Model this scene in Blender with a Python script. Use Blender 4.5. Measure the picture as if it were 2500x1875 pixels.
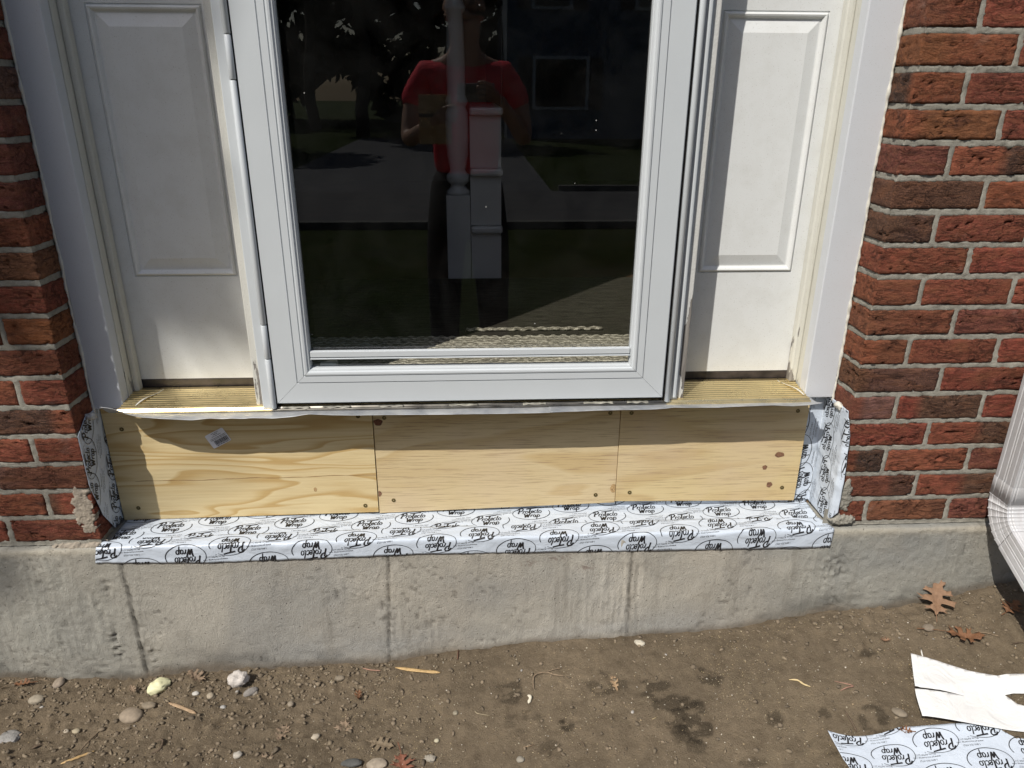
import bpy, bmesh, math, random
import numpy as np
from mathutils import Vector, Matrix

for o in list(bpy.data.objects): bpy.data.objects.remove(o)
scene = bpy.context.scene
COL = scene.collection
R = math.radians
random.seed(7)
rng = np.random.RandomState(11)

# ------------------------------------------------------------------ camera
FPX = 1800.0                      # focal length in pixels of the 2500 px wide photograph
CY, CZ, PIT, YAW, ROL = -1.48996, 0.97650, 0.38121, 0.05513, 0.00576
_cp, _sp = math.cos(PIT), math.sin(PIT)
FWD = Vector((math.sin(YAW)*_cp, math.cos(YAW)*_cp, -_sp))
_rt = Vector((math.cos(YAW), -math.sin(YAW), 0)); _up = _rt.cross(FWD)
RGT = math.cos(ROL)*_rt + math.sin(ROL)*_up
UPV = -math.sin(ROL)*_rt + math.cos(ROL)*_up
CAM = Vector((0, CY, CZ))
cam = bpy.data.cameras.new('camera'); camo = bpy.data.objects.new('camera', cam); COL.objects.link(camo)
cam.sensor_width = 36; cam.lens = FPX/2500*36; cam.clip_start = 0.004; cam.clip_end = 600
M = Matrix((RGT, UPV, -FWD)).transposed().to_4x4(); M.translation = CAM
camo.matrix_world = M
scene.camera = camo

# ------------------------------------------------------------------ light
SUNV = Vector((0.84, 1.0, -1.50)).normalized()        # the way the light travels
el = math.asin(-SUNV.z); rot = math.atan2(-SUNV.x, -SUNV.y)
w = bpy.data.worlds.new('World'); scene.world = w; w.use_nodes = True
nt = w.node_tree; nt.nodes.clear()
sky = nt.nodes.new('ShaderNodeTexSky'); sky.sky_type = 'NISHITA'; sky.sun_disc = False
sky.sun_elevation = el; sky.sun_rotation = rot; sky.air_density = 1.0; sky.dust_density = 2.0; sky.ozone_density = 1.0
bg = nt.nodes.new('ShaderNodeBackground'); bg.inputs[1].default_value = 0.08
ow = nt.nodes.new('ShaderNodeOutputWorld')
nt.links.new(sky.outputs[0], bg.inputs[0]); nt.links.new(bg.outputs[0], ow.inputs[0])
sl = bpy.data.lights.new('sun', 'SUN'); sl.energy = 3.6; sl.angle = R(0.53); sl.color = (1.0, 0.955, 0.88)
so = bpy.data.objects.new('sun', sl); COL.objects.link(so)
so.rotation_euler = SUNV.to_track_quat('-Z', 'Y').to_euler(); so.location = (-6, -7, 10)
vs = scene.view_settings
vs.view_transform = 'Standard'; vs.look = 'None'; vs.exposure = 0.35; vs.gamma = 1; vs.use_curve_mapping = False

# ------------------------------------------------------------------ measuring helpers
def ray(px, py): return (FWD*FPX + RGT*(px-1250) + UPV*(937.5-py))
def atY(px, py, Y):
    d = ray(px, py); t = (Y-CY)/d.y; return CAM + d*t
def atZ(px, py, Z):
    d = ray(px, py); t = (Z-CZ)/d.z; return CAM + d*t
def atX(px, py, X):
    d = ray(px, py); t = X/d.x; return CAM + d*t

# ------------------------------------------------------------------ numpy noise
def _h(ix, iy, s):
    n = (ix*374761393 + iy*668265263 + s*1274126177) & 0xffffffff
    n = ((n ^ (n >> 13))*1274126177) & 0xffffffff
    return ((n ^ (n >> 16)) & 0xffff)/65535.0
def vn(x, y, s=0):
    x = np.asarray(x, float); y = np.asarray(y, float)
    ix = np.floor(x).astype(np.int64); iy = np.floor(y).astype(np.int64)
    fx = x-ix; fy = y-iy
    fx = fx*fx*fx*(fx*(fx*6-15)+10); fy = fy*fy*fy*(fy*(fy*6-15)+10)
    a = _h(ix, iy, s); b = _h(ix+1, iy, s); c = _h(ix, iy+1, s); d = _h(ix+1, iy+1, s)
    return (a+(b-a)*fx)*(1-fy) + (c+(d-c)*fx)*fy
def fbm(x, y, s=0, o=4, g=0.5):
    r = 0; a = 1; t = 0
    for k in range(o):
        r = r + a*vn(x*2**k, y*2**k, s+17*k); t += a; a *= g
    return r/t*2-1
def ridge(x, y, s=0, o=3):
    r = 0; a = 1; t = 0
    for k in range(o):
        r = r + a*(1-abs(vn(x*2**k, y*2**k, s+31*k)*2-1)); t += a; a *= .5
    return r/t
def sst(a, b, x):
    t = np.clip((np.asarray(x, float)-a)/(b-a), 0, 1); return t*t*(3-2*t)

# ------------------------------------------------------------------ objects
def tag(o, label=None, cat=None, group=None, kind=None):
    if label: o['label'] = label
    if cat: o['category'] = cat
    if group: o['group'] = group
    if kind: o['kind'] = kind
    return o
def empty(name, loc, label, cat, group=None):
    o = bpy.data.objects.new(name, None); COL.objects.link(o); o.location = loc; o.empty_display_size = .05
    return tag(o, label, cat, group)
def link(name, me, mat, parent=None, smooth=False):
    o = bpy.data.objects.new(name, me); COL.objects.link(o)
    if mat is not None and len(me.materials) == 0: me.materials.append(mat)
    if smooth: me.shade_smooth()
    if parent is not None:
        o.parent = parent
        if parent.parent is None: o.matrix_parent_inverse = Matrix.Translation(-parent.location)
        else: o.matrix_parent_inverse = Matrix.Identity(4)
    return o
def mesh_np(name, V, F, mat=None, parent=None, smooth=True, cols=None):
    me = bpy.data.meshes.new(name)
    V = np.asarray(V, dtype=np.float32); F = np.asarray(F, dtype=np.int32)
    k = F.shape[1]
    me.vertices.add(len(V)); me.vertices.foreach_set('co', V.ravel())
    me.loops.add(F.size); me.loops.foreach_set('vertex_index', F.ravel())
    me.polygons.add(len(F)); me.polygons.foreach_set('loop_start', np.arange(0, F.size, k, dtype=np.int32))
    me.polygons.foreach_set('loop_total', np.full(len(F), k, dtype=np.int32))
    me.update(calc_edges=True); me.validate()
    if cols is not None:
        for nm, c in cols.items():
            at = me.attributes.new(nm, 'FLOAT_COLOR', 'POINT')
            c = np.asarray(c, dtype=np.float32)
            if c.shape[1] == 3: c = np.concatenate([c, np.ones((len(c), 1), np.float32)], 1)
            at.data.foreach_set('color', c.ravel())
    return link(name, me, mat, parent, smooth)
def from_bm(name, bm, mat, parent=None, smooth=False, bevel=0):
    me = bpy.data.meshes.new(name); bm.to_mesh(me); bm.free()
    o = link(name, me, mat, parent, smooth)
    if bevel:
        m = o.modifiers.new('bevel', 'BEVEL'); m.width = bevel; m.segments = 2; m.limit_method = 'ANGLE'; m.angle_limit = R(40)
    return o
def box(bm, x0, x1, y0, y1, z0, z1):
    v = [bm.verts.new(p) for p in ((x0,y0,z0),(x1,y0,z0),(x1,y1,z0),(x0,y1,z0),(x0,y0,z1),(x1,y0,z1),(x1,y1,z1),(x0,y1,z1))]
    for f in ((3,2,1,0),(4,5,6,7),(0,1,5,4),(1,2,6,5),(2,3,7,6),(3,0,4,7)): bm.faces.new([v[i] for i in f])
def boxo(name, dims, mat, parent=None, bevel=0.0015):
    bm = bmesh.new(); box(bm, *dims); return from_bm(name, bm, mat, parent, False, bevel)
def gridF(nu, nv, off=0, flip=False):
    i, j = np.meshgrid(np.arange(nu-1), np.arange(nv-1), indexing='ij')
    a = (i*nv+j).ravel()+off; b = a+nv; c = b+1; d = a+1
    return np.stack([a, d, c, b] if flip else [a, b, c, d], 1)
def tube(bm, pts, rad, n=8, cap=True):
    rings = []; up = Vector((0, 0, 1))
    pts = [Vector(p) for p in pts]
    for i, p in enumerate(pts):
        t = (pts[min(i+1, len(pts)-1)]-pts[max(i-1, 0)]).normalized()
        a = t.cross(up) if abs(t.dot(up)) < .95 else t.cross(Vector((0, 1, 0)))
        a.normalize(); b = t.cross(a)
        r = rad[i] if hasattr(rad, '__len__') else rad
        rings.append([bm.verts.new(p + (a*math.cos(q*2*math.pi/n) + b*math.sin(q*2*math.pi/n))*r) for q in range(n)])
    for A, B in zip(rings, rings[1:]):
        for q in range(n): bm.faces.new((A[q], A[(q+1) % n], B[(q+1) % n], B[q]))
    if cap:
        bm.faces.new(rings[0][::-1]); bm.faces.new(rings[-1])

# ------------------------------------------------------------------ materials
class NB:
    def __init__(s, name):
        s.m = bpy.data.materials.new(name); s.m.use_nodes = True; s.t = s.m.node_tree; s.t.nodes.clear()
        s.o = s.n('ShaderNodeOutputMaterial'); s.b = s.n('ShaderNodeBsdfPrincipled')
        s.l(s.b.outputs[0], s.o.inputs[0])
        s.co = s.n('ShaderNodeTexCoord').outputs['Object']
    def n(s, ty, **k):
        x = s.t.nodes.new(ty)
        for a, v in k.items(): setattr(x, a, v)
        return x
    def l(s, a, b): s.t.links.new(a, b)
    def put(s, sock, v):
        if isinstance(v, bpy.types.NodeSocket): s.l(v, sock)
        elif v is not None:
            try: sock.default_value = v
            except Exception: sock.default_value = (*v, 1)
    def mp(s, sc=(1,1,1), loc=(0,0,0), rot=(0,0,0), src=None):
        x = s.n('ShaderNodeMapping'); x.inputs['Scale'].default_value = sc; x.inputs['Location'].default_value = loc
        x.inputs['Rotation'].default_value = rot; s.l(src or s.co, x.inputs['Vector']); return x.outputs[0]
    def noise(s, scale, detail=4, rough=.55, dist=0, vec=None):
        x = s.n('ShaderNodeTexNoise'); x.inputs['Scale'].default_value = scale; x.inputs['Detail'].default_value = detail
        x.inputs['Roughness'].default_value = rough; x.inputs['Distortion'].default_value = dist
        s.l(vec or s.co, x.inputs['Vector']); return x.outputs['Fac']
    def voro(s, scale, vec=None, feat='F1', rnd=1):
        x = s.n('ShaderNodeTexVoronoi'); x.feature = feat; x.inputs['Scale'].default_value = scale
        x.inputs['Randomness'].default_value = rnd; s.l(vec or s.co, x.inputs['Vector']); return x.outputs['Distance']
    def ramp(s, f, stops):
        x = s.n('ShaderNodeValToRGB'); e = x.color_ramp.elements
        while len(e) < len(stops): e.new(.5)
        for q, (p, c) in zip(e, stops):
            q.position = p; q.color = (c, c, c, 1) if isinstance(c, (int, float)) else (*c, 1)
        s.l(f, x.inputs[0]); return x.outputs[0]
    def mix(s, f, a, b, mode='MIX'):
        x = s.n('ShaderNodeMix'); x.data_type = 'RGBA'; x.blend_type = mode
        s.put(x.inputs[0], f)
        for sock, v in ((x.inputs[6], a), (x.inputs[7], b)):
            if isinstance(v, bpy.types.NodeSocket): s.l(v, sock)
            else: sock.default_value = (*v, 1) if len(v) == 3 else v
        return x.outputs[2]
    def math(s, op, a, b=None, c=None):
        x = s.n('ShaderNodeMath'); x.operation = op
        for i, v in enumerate((a, b, c)):
            if v is not None: s.put(x.inputs[i], v)
        return x.outputs[0]
    def xyz(s, src=None):
        x = s.n('ShaderNodeSeparateXYZ'); s.l(src or s.co, x.inputs[0]); return x.outputs
    def attr(s, name):
        x = s.n('ShaderNodeAttribute'); x.attribute_name = name; return x.outputs
    def bump(s, h, strength=.5, dist=.002, prev=None):
        x = s.n('ShaderNodeBump'); x.inputs['Strength'].default_value = strength; x.inputs['Distance'].default_value = dist
        s.l(h, x.inputs['Height'])
        if prev: s.l(prev, x.inputs['Normal'])
        return x.outputs[0]
    def fin(s, col=None, rough=None, metal=None, nrm=None, spec=None):
        b = s.b
        if col is not None: s.put(b.inputs['Base Color'], col if isinstance(col, bpy.types.NodeSocket) else (*col, 1))
        if rough is not None: s.put(b.inputs['Roughness'], rough)
        if metal is not None: s.put(b.inputs['Metallic'], metal)
        if spec is not None: s.put(b.inputs['Specular IOR Level'], spec)
        if nrm is not None: s.l(nrm, b.inputs['Normal'])
        return s.m
MC = {}
def simple(name, col, rough=.6, metal=0, var=.12, sc=60, bmp=0, bsc=200, spec=None):
    if name in MC: return MC[name]
    n = NB(name); f = n.noise(sc, 4)
    c = n.mix(n.ramp(f, [(.3, 0.0), (.7, 1.0)]), tuple(v*(1-var) for v in col), tuple(min(1, v*(1+var)) for v in col))
    nr = n.bump(n.noise(bsc, 3), .5, bmp) if bmp else None
    MC[name] = n.fin(c, rough, metal, nr, spec); return MC[name]

def m_brick():
    n = NB('brick'); a = n.attr('col')[0]
    f = n.noise(90, 6, .65, .4, n.mp((.45, 1, 1)))
    c = n.mix(n.ramp(f, [(.28, 0.0), (.62, 1.0)]), n.mix(1, a, (.42, .42, .45), 'MULTIPLY'), a)
    c = n.mix(n.ramp(n.noise(420, 3, .7), [(.38, 0.0), (.75, .5)]), c, (.34, .17, .09))
    c = n.mix(n.ramp(n.noise(22, 4, .6, .8, n.mp((.5, 1, 1.6))), [(.50, 0.0), (.70, .4)]), c, (.23, .095, .045))
    c = n.mix(n.ramp(n.noise(34, 5, .65, .9, n.mp((.5, 1, 1.8), (3, 0, 1))), [(.54, 0.0), (.68, .65)]), c, (.055, .022, .017))
    c = n.mix(n.ramp(n.voro(230), [(.0, .45), (.12, 0.0)]), c, (.45, .36, .3))
    ce = n.ramp(n.noise(14, 5, .6, .3), [(.63, 0.0), (.8, .35)])
    c = n.mix(ce, c, (.42, .3, .26))
    h = n.math('ADD', n.math('MULTIPLY', n.noise(150, 8, .7, .5, n.mp((.5, 1, 1.3))), 1.0), n.math('MULTIPLY', n.noise(700, 3), .25))
    ck = n.ramp(n.noise(24, 5, .62, 1.3, n.mp((.55, 1, 1.9))), [(.475, 0.0), (.497, 1.0), (.519, 0.0)])
    ck = n.math('MULTIPLY', ck, n.ramp(n.noise(11, 3), [(.42, 0.0), (.55, 1.0)]))
    c = n.mix(n.math('MULTIPLY', ck, .45), c, (.045, .018, .014))
    return n.fin(c, .93, 0, n.bump(n.math('SUBTRACT', h, n.math('MULTIPLY', ck, .8)), 1.0, .0070), .2)
def m_mortar():
    n = NB('mortar')
    c = n.ramp(n.noise(40, 6, .7), [(.25, (.20, .188, .158)), (.5, (.335, .318, .272)), (.75, (.45, .43, .37))])
    c = n.mix(n.ramp(n.noise(900, 2), [(.55, 0.0), (.75, .6)]), c, (.10, .09, .08))
    return n.fin(c, .95, 0, n.bump(n.noise(420, 6, .8), 1, .0035), .2)
def m_concrete():
    n = NB('concrete'); a = n.attr('col')[0]
    c = n.mix(.75, n.ramp(n.noise(9, 6, .6), [(.25, (.72, .74, .74)), (.5, (1, 1, 1)), (.8, (1.12, 1.08, 1.0))]), (1, 1, 1))
    c = n.mix(1, a, c, 'MULTIPLY')
    c = n.mix(n.ramp(n.noise(220, 5, .7), [(.30, .35), (.48, 0.0)]), c, (.14, .13, .11))
    c = n.mix(n.ramp(n.noise(2.6, 6, .6, .5), [(.5, 0.0), (.75, .35)]), c, (.42, .36, .28))
    c = n.mix(n.ramp(n.noise(5, 5, .6, .4, n.mp((1.6, 1, .5))), [(.52, 0.0), (.7, .30)]), c, (.22, .215, .20))
    c = n.mix(n.ramp(n.noise(16, 5, .65, .3, n.mp((1.6, 1, .16))), [(.56, 0.0), (.72, .40)]), c, (.20, .185, .155))
    pit = n.ramp(n.voro(75), [(.05, 1.0), (.11, 0.0)])
    gate = n.ramp(n.noise(23, 2), [(.47, 0.0), (.53, 1.0)])
    pit = n.math('MULTIPLY', pit, gate)
    pit2 = n.math('MULTIPLY', n.ramp(n.voro(170), [(.06, 1.0), (.14, 0.0)]), n.ramp(n.noise(31, 2), [(.5, 0.0), (.55, .7)]))
    pit = n.math('MAXIMUM', pit, pit2)
    c = n.mix(n.math('MULTIPLY', pit, .75), c, (.08, .07, .06))
    h = n.math('ADD', n.noise(260, 8, .72), n.math('MULTIPLY', n.noise(45, 6, .6, .6), .6))
    h = n.math('SUBTRACT', h, n.math('MULTIPLY', pit, 1.6))
    sc_ = n.ramp(n.noise(34, 5, .6, 1.4, n.mp((1, 1, .45))), [(.50, 0.0), (.56, 1.0), (.6, .2)])
    h = n.math('ADD', h, n.math('MULTIPLY', sc_, .14))
    return n.fin(c, .93, 0, n.bump(h, .9, .0030), .2)
def m_soil():
    n = NB('soil'); a = n.attr('col')[0]
    c = n.mix(1, a, n.ramp(n.noise(30, 8, .7), [(.25, (.62, .6, .58)), (.55, (1, 1, 1)), (.8, (1.25, 1.22, 1.15))]), 'MULTIPLY')
    c = n.mix(n.ramp(n.noise(330, 4, .75), [(.55, 0.0), (.72, .55)]), c, (.33, .27, .19))
    c = n.mix(n.ramp(n.voro(260), [(.06, .8), (.16, 0.0)]), c, (.40, .34, .24))
    h = n.math('ADD', n.noise(110, 9, .75), n.math('MULTIPLY', n.noise(420, 4, .8), .7))
    return n.fin(c, .97, 0, n.bump(h, 1.0, .0075), .15)
def m_paint(name, col=(.74, .75, .74), rough=.42, peel=None, grain=0, dirt=.25):
    """white paint; peel = (zmin, zmax, strength) bare grey wood showing more towards zmin"""
    n = NB(name)
    c = n.mix(n.math('MULTIPLY', n.ramp(n.noise(18, 6, .65), [(.45, 0.0), (.8, 1.0)]), dirt), col, tuple(v*.72 for v in (col[0], col[1]*.97, col[2]*.9)))
    c = n.mix(n.ramp(n.noise(420, 2), [(.64, 0.0), (.71, .5)]), c, (.35, .33, .3))
    h = n.noise(240, 3)
    nr = n.bump(h, .25, .0006)
    if grain:
        g = n.noise(60, 6, .6, 0, n.mp((1, 1, .06)))
        nr = n.bump(n.math('ADD', h, n.math('MULTIPLY', g, 3)), .5, .0012)
        c = n.mix(n.ramp(n.noise(130, 5, .7, 0, n.mp((1, 1, .05))), [(.30, .7*grain), (.40, 0.0)]), c, (.2, .17, .14))
    if peel:
        z = n.xyz()[2]
        zf = n.math('MULTIPLY', n.math('SUBTRACT', peel[1], z), 1/(peel[1]-peel[0]))
        pn = n.noise(24, 5, .62, .25, n.mp((1.6, 1, .28)))
        k = n.math('ADD', pn, n.math('MULTIPLY', n.math('MINIMUM', n.math('MAXIMUM', zf, -.12), 1.0), peel[2]))
        msk = n.ramp(k, [(.655, 0.0), (.662, 1.0)])
        edge = n.ramp(k, [(.62, 0.0), (.655, 1.0)])
        wood = n.ramp(n.noise(160, 6, .6, 0, n.mp((1, 1, .05))), [(.3, (.07, .06, .055)), (.5, (.21, .195, .18)), (.7, (.34, .32, .29))])
        c = n.mix(msk, n.mix(n.math('MULTIPLY', edge, .25), c, (.5, .47, .42)), wood)
        nr = n.bump(n.math('SUBTRACT', 1.0, msk), .9, .0015, nr)
    return n.fin(c, rough, 0, nr, .4)
def m_ply(name, kind):
    n = NB(name)
    if kind == 0:
        v = n.mp((.62, 1, 4.4), (random.random()*3, 0, .35))
        f = n.noise(2.6, 2.2, .45, .35, v)
        t = n.math('FRACT', n.math('MULTIPLY', f, 9.5))
        band = n.ramp(t, [(0, 0.0), (.55, .25), (.82, .95), (.93, 1.0), (1, 0.0)])
        c = n.mix(band, (.66, .54, .31), (.50, .345, .145))
        fine = n.noise(60, 4, .6, 0, n.mp((.12, 1, 3)))
        c = n.mix(n.ramp(fine, [(.35, .22), (.6, 0.0)]), c, (.40, .25, .11))
    else:
        v = n.mp((.55, 1, 2.4), (kind*2.3, 0, .1))
        f = n.noise(2.2, 2.5, .5, .5, v)
        t = n.math('FRACT', n.math('MULTIPLY', f, 7))
        band = n.ramp(t, [(0, 0.0), (.5, .2), (.9, .75), (1, 0.0)])
        c = n.mix(band, (.61, .49, .29) if kind == 1 else (.61, .485, .265), (.51, .37, .18))
        st = n.noise(150, 5, .65, .25, n.mp((.07, 1, 2.6)))
        c = n.mix(n.ramp(st, [(.36, .6), (.47, 0.0)]), c, (.28, .18, .10))
        c = n.mix(n.ramp(n.noise(5, 3), [(.45, 0.0), (.75, .4)]), c, (.60, .47, .34))
    h = n.noise(220, 5, .6, .2, n.mp((.05, 1, 1.5)))
    return n.fin(c, .72, 0, n.bump(h, .5, .0012), .25)
def m_tape():
    n = NB('flashing_tape')
    c = n.mix(n.ramp(n.noise(30, 5, .6), [(.35, 0.0), (.8, .5)]), (.56, .62, .70), (.46, .52, .60))
    h = n.math('ADD', n.noise(20, 3, .5, 1.6, n.mp((.6, 1, 1))), n.math('MULTIPLY', n.noise(150, 3), .12))
    return n.fin(c, .30, 0, n.bump(h, .45, .006), .5)
def m_brass():
    n = NB('brass_sill')
    c = n.mix(1, n.attr('col')[0], n.ramp(n.noise(9, 4, .6), [(.4, .92), (.75, 1.08)]), 'MULTIPLY')
    r = n.ramp(n.noise(30, 4), [(.3, .24), (.7, .36)])
    return n.fin(c, r, .92)
def m_flash():
    n = NB('galvanised')
    c = n.mix(n.ramp(n.noise(22, 5, .6, .3), [(.3, 0.0), (.7, 1.0)]), (.36, .38, .41), (.56, .57, .57))
    c = n.mix(n.ramp(n.noise(60, 4), [(.62, 0.0), (.78, .5)]), c, (.42, .36, .25))
    return n.fin(c, n.ramp(n.noise(30, 4), [(.3, .34), (.7, .6)]), .55, n.bump(n.noise(35, 3, .5), .45, .003))
def m_glass():
    n = NB('window_glass'); t = n.t
    tr = n.n('ShaderNodeBsdfTransparent'); tr.inputs[0].default_value = (.90, .91, .89, 1)
    gl = n.n('ShaderNodeBsdfGlossy'); gl.inputs['Roughness'].default_value = 0.0; gl.inputs[0].default_value = (1, 1, 1, 1)
    ge = n.n('ShaderNodeNewGeometry'); dt = n.n('ShaderNodeVectorMath'); dt.operation = 'DOT_PRODUCT'
    n.l(ge.outputs['Normal'], dt.inputs[0]); n.l(ge.outputs['Incoming'], dt.inputs[1])
    cs = n.math('ABSOLUTE', dt.outputs['Value'])
    fr_ = n.math('ADD', .043, n.math('MULTIPLY', .957, n.math('POWER', n.math('SUBTRACT', 1.0, cs), 5.0)))
    dif = n.n('ShaderNodeBsdfDiffuse'); dif.inputs[0].default_value = (.5, .5, .48, 1)
    f2 = n.math('MULTIPLY', fr_, 1.5)
    mx = n.n('ShaderNodeMixShader'); n.l(f2, mx.inputs[0]); n.l(tr.outputs[0], mx.inputs[1]); n.l(gl.outputs[0], mx.inputs[2])
    dust = n.math('ADD', n.math('MULTIPLY', n.ramp(n.voro(34), [(.028, 1.0), (.05, 0.0)]), n.ramp(n.noise(17, 2), [(.55, 0.0), (.62, .8)])),
                  n.math('MULTIPLY', n.ramp(n.noise(9, 6, .7, .6), [(.4, 0.0), (.8, 1.0)]), .013))
    m2 = n.n('ShaderNodeMixShader'); n.l(dust, m2.inputs[0]); n.l(mx.outputs[0], m2.inputs[1]); n.l(dif.outputs[0], m2.inputs[2])
    n.l(m2.outputs[0], n.o.inputs[0]); return n.m
MB, MM, MCON, MSOIL = m_brick(), m_mortar(), m_concrete(), m_soil()
MTAPE = m_tape(); MINK = simple('print_ink', (.012, .012, .014), .45, 0, .1)
MPVC = m_paint('smooth_white_board', (.56, .58, .61), .38, dirt=.1)
MWHITE = m_paint('old_white_paint', (.60, .60, .565), .5, grain=.35)
MPEEL = m_paint('peeling_white_paint', (.57, .565, .52), .55, peel=(.29, .62, .24), grain=.5)
MPEELJ = m_paint('flaking_jamb_paint', (.58, .575, .52), .55, peel=(.30, .40, .19), grain=.4)
MPEELR = m_paint('peeling_white_paint_lower', (.56, .56, .54), .55, peel=(.29, .95, .22), grain=.5)
MPANEL = m_paint('white_steel_panel', (.66, .675, .67), .4, dirt=.35)
MALU = simple('white_aluminium', (.525, .555, .575), .3, 0, .02, 8, .0002, 400, .5)
MBRASS, MFLASH, MGLASS = m_brass(), m_flash(), m_glass()
MBLACK = simple('black_rubber', (.02, .018, .018), .6, 0, .4, 30)
MSEAL = simple('weathered_sweep', (.035, .028, .026), .5, 0, .8, 25, .0006)
MCAULK = simple('cream_caulk', (.56, .54, .48), .6, 0, .12, 40, .0015, 120)
MSPOUT = None

# ================================================================== BRICK WALLS
XL, XR = -0.8617, 0.8552            # brick arrises of the door opening
PZ = 0.0677; JT = 0.0104            # course height, joint thickness
GAP = JT/2
def surf(path, zs, seed, amp, rough=1, edge=True):
    """sheet along a plan path: list of (x, y, nx, ny, s); displaced along the plan normal"""
    P = np.array(path); s = P[:, 4][:, None]; z = np.array(zs)[None, :]
    S = s+0*z; Z = z+0*s
    ca, sa = math.cos(seed*2.39), .35*math.sin(seed*1.7)
    U = S*26+Z*30*sa; W = Z*75+S*12*sa
    d = amp*(1.1*ridge(U, W, seed, 3)-.62) + amp*.55*fbm(S*90, Z*150, seed+5, 3)
    cr = ridge(S*20+seed*3.1, Z*60+seed, seed+9, 3); d = d - amp*2.6*sst(.86, .955, cr)
    d = np.maximum(d*rough, -.0080)
    if edge:
        s0, s1, z0, z1 = P[0, 4], P[-1, 4], zs[0], zs[-1]
        e = np.minimum(np.minimum(S-s0, s1-S), np.minimum(Z-z0, z1-Z))
        ew = .002+.0065*vn(S*90, Z*90, seed+3)**1.5
        d = d - .0036*(1-sst(0, 1, e/ew))
    X = P[:, 0][:, None]+P[:, 2][:, None]*d; Y = P[:, 1][:, None]+P[:, 3][:, None]*d
    return np.stack([X, Y, Z], -1)
def brick_piece(path, z0, z1, seed, amp, rough, col, col2, split, V, F, C, off, step=.0036, flip=False):
    nz = max(5, int((z1-z0)/step))
    zs = np.concatenate([[z0], np.linspace(z0, z1, nz), [z1]])
    G = surf(path, zs, seed, amp, rough)
    P = np.array(path)
    back = .016
    for j, s_ in ((1, 1), (-2, -1)):
        G[:, j, 2] += s_*(.0012*np.abs(fbm(P[:, 4]*60, P[:, 4]*0+seed, seed+j, 3))+.0008*vn(P[:, 4]*300, P[:, 4]*0+3, seed))
    for j in (0, -1):                        # top and bottom run back into the joint
        G[:, j, 0] -= P[:, 2]*back; G[:, j, 1] -= P[:, 3]*back
    nu, nv = G.shape[:2]
    t = sst(0, 1, (np.array([p[4] for p in path])-split[0])/max(1e-4, split[1]))[:, None, None]
    wob = (.5+.5*fbm(G[..., 0]*40, G[..., 2]*40, seed, 3))[..., None]
    t = np.clip(t*1.3-.3*wob, 0, 1)
    c = np.array(col)*(1-t)+np.array(col2)*t
    c = c*(.86+.28*vn(G[..., 0]*70, G[..., 2]*160, seed+8))[..., None]
    V.append(G.reshape(-1, 3)); C.append(c.reshape(-1, 3)); F.append(gridF(nu, nv, off, flip)); return off+nu*nv
def flat_path(xa, xb, step=.0045):
    n = max(3, int(abs(xb-xa)/step)); p = [(xa, .016, 0, -1, 0)]
    for k in range(n+1):
        x = xa+(xb-xa)*k/n; p.append((x, 0, 0, -1, abs(x-xa)))
    p.append((xb, .016, 0, -1, abs(xb-xa))); return p
def corner_path(xc, sg, xb, depth=.092, step=.0045):
    """from the reveal (plane x=xc, facing -sg) round the arris and along the face to xb"""
    p = []; r = .004; s = 0
    for k in range(int(depth/.006)+1):
        y = depth-(depth-r)*k/int(depth/.006); p.append((xc, y, -sg, 0, depth-y))
    s = depth-r
    for a in (30, 60):
        p.append((xc+sg*r*(1-math.cos(R(a))), r-r*math.sin(R(a)), -sg*math.cos(R(a)), -math.sin(R(a)), s+r*R(a)))
    s0 = s+r*math.pi/2; x0 = xc+sg*r
    n = max(3, int(abs(xb-x0)/step))
    for k in range(n+1):
        x = x0+(xb-x0)*k/n; p.append((x, 0, 0, -1, s0+abs(x-x0)))
    p.append((xb, .016, 0, -1, p[-1][4])); return p
RED = [(.200, .048, .033), (.205, .052, .034), (.180, .043, .032), (.215, .062, .036), (.155, .045, .038), (.19, .048, .030), (.195, .040, .030)]
BRN = (.085, .048, .036); BLK = (.022, .022, .025); PINK = (.22, .11, .09); ORG = (.235, .070, .036)
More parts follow.
